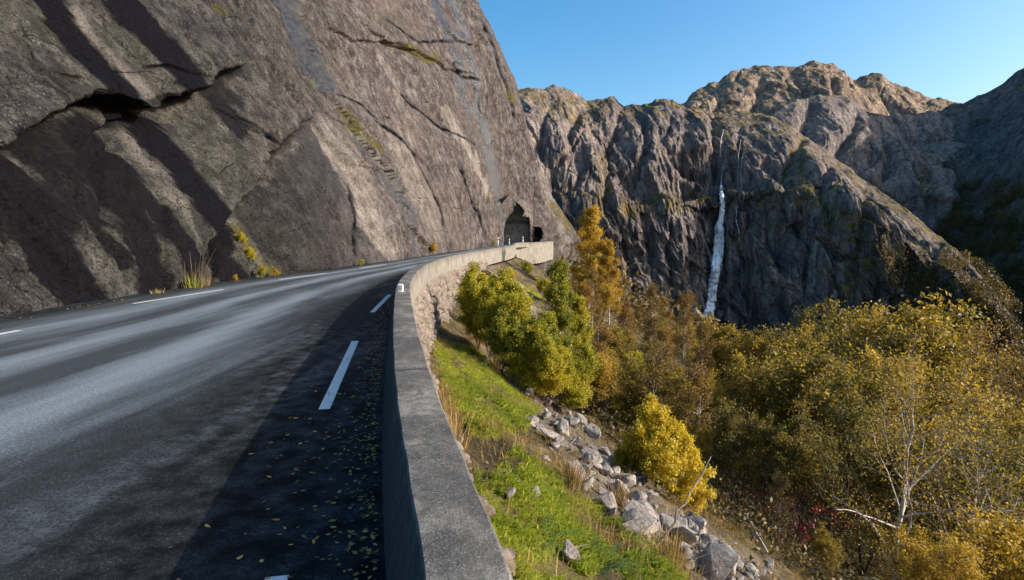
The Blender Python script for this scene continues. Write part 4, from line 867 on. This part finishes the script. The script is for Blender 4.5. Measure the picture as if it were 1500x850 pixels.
# plants at the foot of the cliff
def cliff_foot(px):
    Y = np.linspace(6, 80, 3000); x = Xl(Y)+.02; q, _ = proj(x, Y, zroad(Y)); k = np.argmin(np.abs(q-px)); return float(x[k]), float(Y[k])
for px, h, k, l in ((404, .35, 'tiny', 'low orange green bush at the lower end of the mossy seam'), (385, .5, 'tinygreen', 'green bush in the mossy seam at the cliff foot'), (345, .3, 'tiny', 'small russet plant left of the mossy seam'), (635, 1.1, 'tiny', 'golden bush at the cliff foot where the road bends'), (723, .7, 'tinygreen', 'green bush at the cliff foot near the tunnel'), (530, .4, 'tinygreen', 'small green plant at the cliff foot in the bend')):
    x, y = cliff_foot(px); plant(k, x, y, 0, h, l, 'bush')
for px, py, Y, h, l in ((346, 350, 22, .55, 'green cushion plant high in the mossy seam of the cliff'), (360, 372, 22, .6, 'green cushion plant halfway down the mossy seam')):
    x, y, z = at_Y(px, py, Y); z -= h*.5
    rows_ = pchip(CY, CT, np.array([Y])); x = float(pchip(ZK, rows_[0], np.array([z]))[0])+.15
    plant('tinygreen', x, y, z, h, l, 'bush', rz=1)

# ------------------------------------------------------------------ grasses (uncountable)
def blades(name, P, h, w, lean, mat, label, cat, bend=.5, seed=1):
    r = np.random.default_rng(seed); n = len(P); h = h*r.uniform(.5, 1.3, n)[:, None]
    a = r.uniform(0, 6.28, n); side = np.stack([np.cos(a), np.sin(a), 0*a], -1)*w*r.uniform(.6, 1.3, n)[:, None]
    az = r.normal(size=(n, 3))*.35+np.asarray(lean); az[:, 2] = 0
    mid = P+az*h*.35+np.array([0, 0, .6])*h; tip = P+az*h*(.6+bend)+np.array([0, 0, .95])*h*(1-.3*bend)
    v = np.stack([P-side, P+side, mid+side*.7, mid-side*.7, tip+side*.15, tip-side*.15], 1); b = np.arange(n)[:, None]*6
    f = np.concatenate([b+np.array([[0, 1, 2, 3]]), b+np.array([[3, 2, 4, 5]])]); tone = r.uniform(0, 1, n)*.7+.3*np.clip(.5+pn(P[:, 0]*1.5, P[:, 1]*1.5), 0, 1)
    return stuff(name, mesh_np(name, v.reshape(-1, 3), f, mat, False, None, {'tone': np.r_[tone, tone]}), label, cat)
# sample points on the slope sheet, weighted
flat_p = np.stack([XG, YG, ZG], -1).reshape(-1, 3); nearm = ((YG > .5) & (YG < 30) & (DG > -.05) & (DG < 9)).ravel()
area = np.gradient(XG, axis=1)*np.gradient(YG, axis=0)
def scatter(weight, n, seed):
    r = np.random.default_rng(seed); w = (weight*area).ravel()*nearm; k = r.choice(len(w), n, p=w/w.sum())
    P = flat_p[k].copy(); dx = np.gradient(XG, axis=1).ravel()[k]; dy = np.gradient(YG, axis=0).ravel()[k]
    P[:, 0] += dx*r.uniform(-.5, .5, n); P[:, 1] += dy*r.uniform(-.5, .5, n); return P
vis = np.where((gx > 560) & (gx < 1250) & (gy > 380) & (gy < 950), 1, .02)
blades('moss', scatter(mossm*vis*(.3+np.clip(.5+fbm(XG*2, YG*2, 4., 3), 0, 1))*np.where(YG < 12, 1, .35), 60000, 3), .055, .006, (.5, -.1, 0), M['moss_blade'], 'bright green mossy turf covering the slope beside the parapet', 'moss', .8, 5)
clump = np.clip(fbm(XG*1.1, YG*1.1, 6., 4)*1.8, 0, 1)**2+.02
gz = (1-rocky*.85)*(1-mossm*.4)*vis*clump
for pts, rad, st in (([(640, 590), (655, 640), (668, 690)], 14, 3), ([(690, 480), (720, 500), (760, 540)], 16, 4), ([(850, 760), (930, 800), (1010, 850)], 30, 3), ([(800, 680), (850, 715), (835, 740)], 16, 3), ([(700, 640), (780, 650)], 14, 2), ([(745, 380), (790, 405)], 12, 2)):
    d, p, s = pol_dist(gx, gy, pts); gz = gz+st*.4*sstep(1.3, .4, d/rad)*np.clip(.3+fbm(XG*2.2, YG*2.2, 3., 3), 0, 1)
blades('dry_grass', scatter(gz, 26000, 8), .20, .003, (.25, -.1, 0), M['straw'], 'straw coloured dry grass in tufts among moss and stones', 'grass', .6, 6)
blades('green_grass', scatter((1-rocky*.7)*vis*np.clip(fbm(XG*.9, YG*.9, 16., 4)*1.5, 0, 1)+.0, 9000, 9), .10, .004, (.3, -.1, 0), M['fern'], 'short dark green grass between the moss patches', 'grass', .6, 9)
r = np.random.default_rng(44); w_ = (area*((DG > 4) & (DG < 45) & (YG > 3) & (YG < 90))*(1-rocky)*(.15+np.clip(.5+1.5*fbm(XG*.25, YG*.25, 3., 3), 0, 1))/(8+YG)).ravel(); k = r.choice(len(w_), 26000, p=w_/w_.sum())
UP = np.repeat(flat_p[k], 7, 0)+r.normal(size=(26000*7, 3))*np.array([.3, .3, .22])+np.array([0, 0, .3]); u_ = r.normal(size=(len(UP), 3)); t1 = np.cross(u_, r.normal(size=(len(UP), 3))); t1 /= np.linalg.norm(t1, axis=1)[:, None]; t2 = np.cross(t1, u_/np.linalg.norm(u_, axis=1)[:, None])
s_ = r.uniform(.05, .12, (len(UP), 1)); v = np.stack([UP-t1*s_*.6, UP+t2*s_*.35, UP+t1*s_*.6, UP-t2*s_*.35], 1)
stuff('undergrowth', mesh_np('undergrowth', v.reshape(-1, 3), np.arange(len(UP)*4).reshape(-1, 4), M['leaf_under'], False, None, {'tone': np.clip(np.repeat(r.uniform(0, .7, 26000), 7)+r.uniform(0, .3, len(UP)), 0, 1)}), 'dark brown and green undergrowth on the slope under the trees', 'undergrowth')
# leaf litter and small herbs on the slope
def flat_leaves(P, size, r, tilt=.25):
    n = len(P); nrm = np.c_[r.normal(size=(n, 2))*tilt, np.ones(n)]; nrm /= np.linalg.norm(nrm, axis=1)[:, None]
    t1 = np.cross(nrm, np.c_[r.normal(size=(n, 2)), np.zeros(n)]); t1 /= np.linalg.norm(t1, axis=1)[:, None]; t2 = np.cross(nrm, t1); s = size*r.uniform(.6, 1.2, (n, 1))
    v = np.stack([P-t1*s*.5, P+t2*s*.3+nrm*s*.05, P+t1*s*.55+nrm*s*.12, P-t2*s*.3+nrm*s*.05], 1); return v
r = np.random.default_rng(12); P = scatter((1-mossm*.7)*vis*(.2+clump), 9000, 14); P[:, 2] += .02
v = flat_leaves(P, .05, r, .6); stuff('leaf_litter', mesh_np('leaf_litter', v.reshape(-1, 3), np.arange(len(P)*4).reshape(-1, 4), M['leaf_brown'], False, None, {'tone': r.uniform(0, 1, len(P))}), 'brown leaf litter lying over the slope among the stones', 'leaves')
n = 1500; y = r.uniform(9, 24, n); x = Xl(y)+np.abs(r.normal(size=n))*.10+.02
y2 = r.uniform(20, 60, 500); x2 = Xl(y2)+np.abs(r.normal(size=500))*.12+.02
P = np.c_[np.r_[x, x2], np.r_[y, y2], np.full(n+500, .012)]; P = P[np.clip(.05+1.5*fbm(P[:, 1]*.8, 2., 3., 4), 0, 1) > r.uniform(0, .9, n+500)]
v = flat_leaves(P, .06, r, .5); stuff('leaf_litter', mesh_np('leaf_litter', v.reshape(-1, 3), np.arange(len(P)*4).reshape(-1, 4), M['leaf_brown'], False, None, {'tone': r.uniform(.2, 1, len(P))}), 'orange leaf litter in the gutter along the cliff foot', 'leaves')

# fallen leaves on the road, each its own
def leaf_shape(seed):
    r = np.random.default_rng(seed); n = 9; a = np.linspace(0, 2*math.pi, n*2, endpoint=False)
    q = r.uniform(.38, .62); ring = np.c_[np.cos(a)*.55*(1+.12*np.cos(a)), np.sin(a)*q*.5*np.abs(np.sin(a))**.3*(1-.3*np.cos(a)), .06*np.abs(np.sin(a))+.05*np.cos(a)**2+r.normal(size=n*2)*.012]
    v = np.r_[[[0, 0, .0]], ring]; f = [(0, 1+i, 1+(i+1) % (n*2)) for i in range(n*2)]
    return mesh_np('fallen_leaf', v, f, M['litter'], True, {'tone': np.full(len(v), r.uniform(.0, .9))})
LM = [leaf_shape(s) for s in range(12)]
k = 0; lab = 'small yellow fallen leaf lying on the dark asphalt beside the parapet'
while k < 210:
    y = random.uniform(1.9, 9.5)**1.0; y = 1.9+(y-1.9)*random.uniform(.35, 1)
    d = min(abs(random.gauss(0, .42)), 1.5)+.03; x = float(Xw(y))-.12-d
    q = proj(np.array(x), np.array(y), np.array(0.))
    if q[1] > 860: continue
    o = link('fallen_leaf', random.choice(LM)); s = random.uniform(.02, .044)
    o.location = (x, y, .006); o.scale = (s, s, s); o.rotation_euler = (random.gauss(0, .12), random.gauss(0, .12), random.uniform(0, 6.28))
    tag(o, lab, 'leaf', 'fallen leaves on the road by the parapet'); k += 1
n = 900; y = r.uniform(1.8, 16, n); P = np.c_[Xw(y)-.12-np.abs(r.normal(size=n))*.16-.03, y, np.full(n, .007)]
v = flat_leaves(P, .04, r, .15); stuff('leaf_litter', mesh_np('leaf_litter', v.reshape(-1, 3), np.arange(n*4).reshape(-1, 4), M['litter'], False, None, {'tone': r.uniform(.1, 1, n)}), 'tiny leaves gathered against the inner foot of the parapet', 'leaves')

# ------------------------------------------------------------------ stones of the scree
RM = [chunk('stone', s, M['rock'], f) for s, f in ((1, (1, .75, .55)), (2, (1, .6, .5)), (3, (1, .9, .6)), (4, (1.1, .55, .42)), (5, (.9, .8, .7)), (6, (1.2, .7, .5)))]
def stone(px, py, size, label, group=None, m=None):
    g = ground_hit(px, py)
    if not g: return
    o = link('stone', m or random.choice(RM)); o.location = (g[0], g[1], sheet_z(g[0], g[1])+size*.14)
    o.scale = (size*random.uniform(.8, 1.2), size*random.uniform(.8, 1.2), size*random.uniform(.7, 1.)); o.rotation_euler = (random.uniform(-.5, .5), .5+random.uniform(-.4, .4), random.uniform(0, 6.28))
    return tag(o, label, 'stone', group)
line = [(738, 525), (800, 590), (870, 680), (960, 770), (1080, 850), (1180, 900)]
placed = 0
while placed < 285:
    u = random.random()*.84; x = np.interp(u*5, range(6), [p[0] for p in line]); y = np.interp(u*5, range(6), [p[1] for p in line])
    w = 14+30*min(u*1.6, 1); x += random.gauss(0, w*.85); y += random.gauss(0, w*.35)
    if y > 870 or in_poly(np.array(x), np.array(y), MOSS[0]) or in_poly(np.array(x), np.array(y), MOSS[1]): continue
    if stone(x, y, random.choice([.08, .10, .13, .16, .2, .25, .32, .42])*(1.55-.5*random.random())*(.9+.3*u), 'angular grey stone in the scree band between moss and bushes', 'stones of the scree'): placed += 1
for px, py, s, l in ((850, 622, .75, 'large pale grey boulder at the upper end of the scree'), (868, 640, .7, 'flat brownish slab lying just under the large pale boulder'), (905, 690, .6, 'pointed grey stone halfway down the scree'), (935, 712, .65, 'broad pale slab beside the yellow bush'), (985, 790, .6, 'blocky grey stone below the yellow bush'), (1075, 838, .4, 'white faced stone at the bottom edge of the scree'), (815, 655, .35, 'dark blue grey stone on the left rim of the scree'),
                    (700, 605, .18, 'small grey stone sunk in the upper moss patch'), (785, 735, .2, 'grey stone poking out of the lower moss patch'), (745, 733, .16, 'small bluish stone at the left of the lower moss'), (835, 828, .28, 'grey lichen stone at the bottom of the moss')):
    stone(px, py, s, l)
# pale outcrop under the far wall
OC = [chunk('outcrop', s, M['masonry'], f, 3, .2) for s, f in ((21, (1, .6, .45)), (22, (1.2, .7, .5)))]
for i, (px, py, s, l) in enumerate(((715, 402, 4., 'pale rock outcrop right under the far parapet'), (745, 425, 4.2, 'sloping pale rock slab below the far parapet'), (768, 455, 3.2, 'lower pale rock slab between the green bushes'))):
    g = ground_hit(px, py, 16, 70)
    if g:
        o = link('outcrop', OC[i % 2]); o.location = (g[0], g[1], g[2]-s*.05); o.scale = (s*.7, s, s*.55); o.rotation_euler = (.1, .5, .9+i*.8); tag(o, l, 'rock')

# ------------------------------------------------------------------ ferns, berry bush, dead branches, tall grass tufts
def fern(px, py, size, label):
    g = ground_hit(px, py)
    if not g: return
    r = np.random.default_rng(int(px)); V = []; T = []
    for f in range(9):
        a = f*.7+r.uniform(-.2, .2); L = size*r.uniform(.7, 1.1)
        for s in np.linspace(.08, 1, 16):
            c = np.array([math.cos(a)*L*s, math.sin(a)*L*s, L*(.75*s-.6*s*s)]); w = .2*L*(1-s)+.015*L
            sd = np.array([-math.sin(a), math.cos(a), .1]); fw = np.array([math.cos(a), math.sin(a), 0])*.035*L
            for sg in (-1, 1):
                tip = c+sd*sg*w+fw*1.6; V += [c-fw*.5, c+fw*.6, tip+fw*.3, tip-fw*.2]; T.append(r.uniform(0, 1))
    o = link('fern', mesh_np('fern', np.array(V), np.arange(len(V)).reshape(-1, 4), M['fern'], False, None, {'tone': T})); o.location = (g[0], g[1], g[2]); tag(o, label, 'fern')
fern(790, 800, .34, 'dark green fern between the rock and the lower moss'); fern(880, 838, .42, 'bushy green fern at the bottom edge of the slope'); fern(815, 470, .9, 'green fern below the pale outcrop'); fern(930, 820, .22, 'small fern in the dry grass'); fern(760, 640, .2, 'small fern between the two moss patches')
def tuft(name, x, y, z, h, n, mat, label, cat, rz=0, spread=.1, parent=None):
    r = np.random.default_rng(int(abs(x*100))+n); P = np.c_[r.normal(size=(n, 2))*spread*.4, np.zeros(n)]; hh = h*r.uniform(.45, 1.1, n)[:, None]; a = r.uniform(0, 6.28, n)
    side = np.stack([np.cos(a), np.sin(a), 0*a], -1)*.004*max(1, h*2); az = np.c_[P[:, :2]/spread*.5+r.normal(size=(n, 2))*.14, np.zeros(n)]
    mid = P+az*hh*.4+np.array([0, 0, .6])*hh; tip = P+az*hh+np.array([0, 0, .98])*hh
    v = np.stack([P-side, P+side, mid+side*.7, mid-side*.7, tip+side*.3, tip-side*.3], 1); b = np.arange(n)[:, None]*6; f = np.concatenate([b+np.array([[0, 1, 2, 3]]), b+np.array([[3, 2, 4, 5]])])
    t = r.uniform(0, 1, n); o = link(name, mesh_np(name, v.reshape(-1, 3), f, mat, False, None, {'tone': np.r_[t, t]}), parent)
    if parent is None: o.location = (x, y, z); tag(o, label, cat)
    return o
x, y = cliff_foot(283); gt = empty('grass_tuft', (x+.05, y, 0), 'tall tuft of straw stalks with green base growing at the cliff foot', 'grass tuft')
tuft('dry_stalks', 1.3, 0, 0, 1.2, 20, M['fern_dry'], '', '', spread=.5, parent=gt); tuft('green_blades', 1.1, 0, 0, .5, 90, M['moss_blade'], '', '', spread=.3, parent=gt)
for px, h, l in ((232, .16, 'small orange grass tuft in the gutter left of the tall tuft'), (302, .4, 'short dry grass tuft right of the tall tuft')):
    x, y = cliff_foot(px); tuft('grass_tuft', x, y, 0, h, 60, M['straw'], l, 'grass tuft', spread=.16)
for px, py, h, l in ((655, 640, .5, 'golden grass tuft squeezed between parapet and rock'), (662, 668, .42, 'lower golden grass tuft beside the parapet rock'), (838, 716, .38, 'upright dry grass tuft beside a stone in the scree'), (905, 745, .35, 'dry grass tuft in the lower scree'), (745, 525, .7, 'tall dry grass tuft below the green bushes'), (710, 505, .6, 'dry grass tuft at the foot of the stone wall'), (725, 545, .55, 'dry grass tuft above the upper moss patch'), (980, 835, .35, 'dry grass tuft at the bottom of the slope')):
    g = ground_hit(px, py)
    if g: tuft('grass_tuft', *g, h, 150, M['straw'], l, 'grass tuft', spread=.14)
g = ground_hit(1150, 800, 4, 30)
br = empty('berry_bush', g, 'thin stemmed bush dotted with scarlet berries below the trees', 'bush'); rr_ = np.random.default_rng(5); ts = TubeSet(); B = []
for s in range(16):
    a = rr_.uniform(0, 6.28); L = rr_.uniform(.9, 1.9); d = np.array([math.cos(a)*.45, math.sin(a)*.3, 1.]); q = [np.array([rr_.normal()*.1, rr_.normal()*.1, -.1])]
    for i in range(6):
        d = d+rr_.normal(size=3)*.14+np.array([math.cos(a)*.07, math.sin(a)*.05, -.05]); d /= np.linalg.norm(d); q.append(q[-1]+d*L/6)
    q = np.array(q); ts.add(q, np.linspace(.011, .003, 7), 4)
    for i in range(2, 7):
        for _ in range(2):
            e = q[i]+rr_.normal(size=3)*.14; ts.add(np.array([q[i], (q[i]+e)/2, e]), [.003, .0025, .002], 3)
            if rr_.uniform() < .55: B += [e+rr_.normal(size=3)*.02 for _ in range(rr_.integers(3, 7))]
link('stems', ts.mesh('stems', M['twig']), br)
B = np.array(B); link('berries', leaf_mesh('berries', B, rr_, 3, .045, .02, M['berry'], 0), br); br.scale = (1.5, 1.5, 1.35)
def stick(pts, r0, r1, label, mat='twig', name='dead_branch', cat='branch'):
    P = np.array(pts, float); t = np.linspace(0, 1, 12); q = np.stack([pchip(np.linspace(0, 1, len(P)), P[:, i], t) for i in range(3)], -1)+np.random.default_rng(int(P[0, 0]*50)).normal(size=(12, 3))*.012
    o = link(name, TubeSet().add(q, np.linspace(r0, r1, 12), 6).mesh(name, M[mat])); return tag(o, label, cat)
def pt(px, py, dz, y0=3, y1=40):
    g = ground_hit(px, py, y0, y1); return (g[0], g[1], g[2]+dz) if g else (0, -20, -5)
a = pt(955, 815, 0); stick([a, at_Y(998, 742, a[1]+.3), at_Y(1042, 668, a[1]+.7)], .016, .006, 'dark bare stem leaning right past the yellow bush')
a, b = pt(1075, 745, .15), pt(1125, 820, .12); stick([a, (np.array(a)+b)/2+[0, 0, .15], b], .03, .02, 'pale dead branch lying below the yellow bush', 'birch')
for i, (p0, p1, l) in enumerate((((880, 628), (940, 672), 'dark fallen branch beside the large boulder'), ((885, 640), (935, 690), 'second fallen branch crossing under the dark one'), ((1060, 760), (1160, 815), 'long dark fallen branch at the foot of the berry bush'), ((1045, 700), (1110, 800), 'dark dead branch running down from the yellow bush'))):
    a, b = pt(*p0, .2), pt(*p1, .15); stick([a, (np.array(a)+b)/2+[0, 0, .1], b], .03, .015, l, 'bark')
for i in range(4):
    px = random.uniform(1060, 1200); py = random.uniform(700, 830); a = np.array(pt(px, py, -.1, 5, 60)); l = random.uniform(.8, 1.7)
    stick([a, a+[random.uniform(-.5, .5), random.uniform(-.3, .3), l*.5], a+[random.uniform(-1, 1), random.uniform(-.5, .5), l]], .014, .005, 'thin dark bare stem among the shaded undergrowth', 'bark', 'sapling', 'sapling')['group'] = 'bare stems in the undergrowth'

# ------------------------------------------------------------------ far wood on the shaded slopes (uncountable mass)
r = np.random.default_rng(33); C = []; 
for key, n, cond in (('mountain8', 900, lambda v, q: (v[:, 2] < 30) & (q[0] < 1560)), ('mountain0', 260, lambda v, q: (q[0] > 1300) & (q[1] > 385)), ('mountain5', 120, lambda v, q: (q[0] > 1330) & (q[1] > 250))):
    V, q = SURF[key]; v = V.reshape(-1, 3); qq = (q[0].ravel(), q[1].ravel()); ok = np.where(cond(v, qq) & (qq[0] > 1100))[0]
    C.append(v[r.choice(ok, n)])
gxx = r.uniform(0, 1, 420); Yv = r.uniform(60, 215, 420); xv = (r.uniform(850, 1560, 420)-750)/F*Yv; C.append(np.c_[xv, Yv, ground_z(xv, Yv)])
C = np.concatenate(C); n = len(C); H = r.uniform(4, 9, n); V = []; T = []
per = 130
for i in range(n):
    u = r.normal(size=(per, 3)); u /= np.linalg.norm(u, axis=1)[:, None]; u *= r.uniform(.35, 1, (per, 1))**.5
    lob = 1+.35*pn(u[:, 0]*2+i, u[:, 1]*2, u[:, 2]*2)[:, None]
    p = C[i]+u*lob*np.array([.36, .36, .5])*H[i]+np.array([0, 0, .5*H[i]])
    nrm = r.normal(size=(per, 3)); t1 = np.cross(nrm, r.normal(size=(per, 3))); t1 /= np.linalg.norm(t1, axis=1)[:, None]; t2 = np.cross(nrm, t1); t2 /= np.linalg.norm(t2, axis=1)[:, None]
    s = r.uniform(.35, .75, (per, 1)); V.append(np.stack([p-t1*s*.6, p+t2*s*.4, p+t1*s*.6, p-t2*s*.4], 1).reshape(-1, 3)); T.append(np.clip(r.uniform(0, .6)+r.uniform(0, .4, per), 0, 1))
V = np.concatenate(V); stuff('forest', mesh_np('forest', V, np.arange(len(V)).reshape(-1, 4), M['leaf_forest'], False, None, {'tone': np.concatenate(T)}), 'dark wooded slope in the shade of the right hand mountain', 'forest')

# ------------------------------------------------------------------ light, sky, camera
SUN_AZ, SUN_EL = R(101), R(25)                          # clockwise from the view direction
w = bpy.data.worlds.new('World'); scene.world = w; w.use_nodes = True; nt = w.node_tree; nt.nodes.clear()
sky = nt.nodes.new('ShaderNodeTexSky'); sky.sky_type = 'NISHITA'; sky.sun_disc = False; sky.sun_elevation = SUN_EL; sky.sun_rotation = SUN_AZ
sky.air_density = 1.0; sky.dust_density = 3.2; sky.ozone_density = 1.8; sky.altitude = 300
bg = nt.nodes.new('ShaderNodeBackground'); bg.inputs[1].default_value = .15; ow = nt.nodes.new('ShaderNodeOutputWorld')
hs = nt.nodes.new('ShaderNodeHueSaturation'); hs.inputs['Hue'].default_value = .493; hs.inputs['Saturation'].default_value = 1.42
nt.links.new(sky.outputs[0], hs.inputs['Color']); nt.links.new(hs.outputs[0], bg.inputs[0]); nt.links.new(bg.outputs[0], ow.inputs[0])
sd = bpy.data.lights.new('sun', 'SUN'); sd.energy = 3.9; sd.angle = R(.5); sd.color = (1, .90, .79)
so = bpy.data.objects.new('sun', sd); col.objects.link(so)
tov = Vector((math.sin(SUN_AZ)*math.cos(SUN_EL), math.cos(SUN_AZ)*math.cos(SUN_EL), math.sin(SUN_EL)))
so.rotation_euler = tov.to_track_quat('Z', 'Y').to_euler(); so.location = (60, -30, 60)
cd = bpy.data.cameras.new('camera'); cd.sensor_width = 36; cd.lens = 36*F/1500; cd.clip_start = .05; cd.clip_end = 5000
cam = bpy.data.objects.new('camera', cd); col.objects.link(cam); cam.location = (0, 0, CH); cam.rotation_euler = (R(90)-PITCH, 0, 0)
scene.camera = cam
vs = scene.view_settings; vs.view_transform = 'Standard'; vs.look = 'None'; vs.gamma = 1; vs.exposure = .8
scene.render.resolution_x, scene.render.resolution_y = 1024, 580
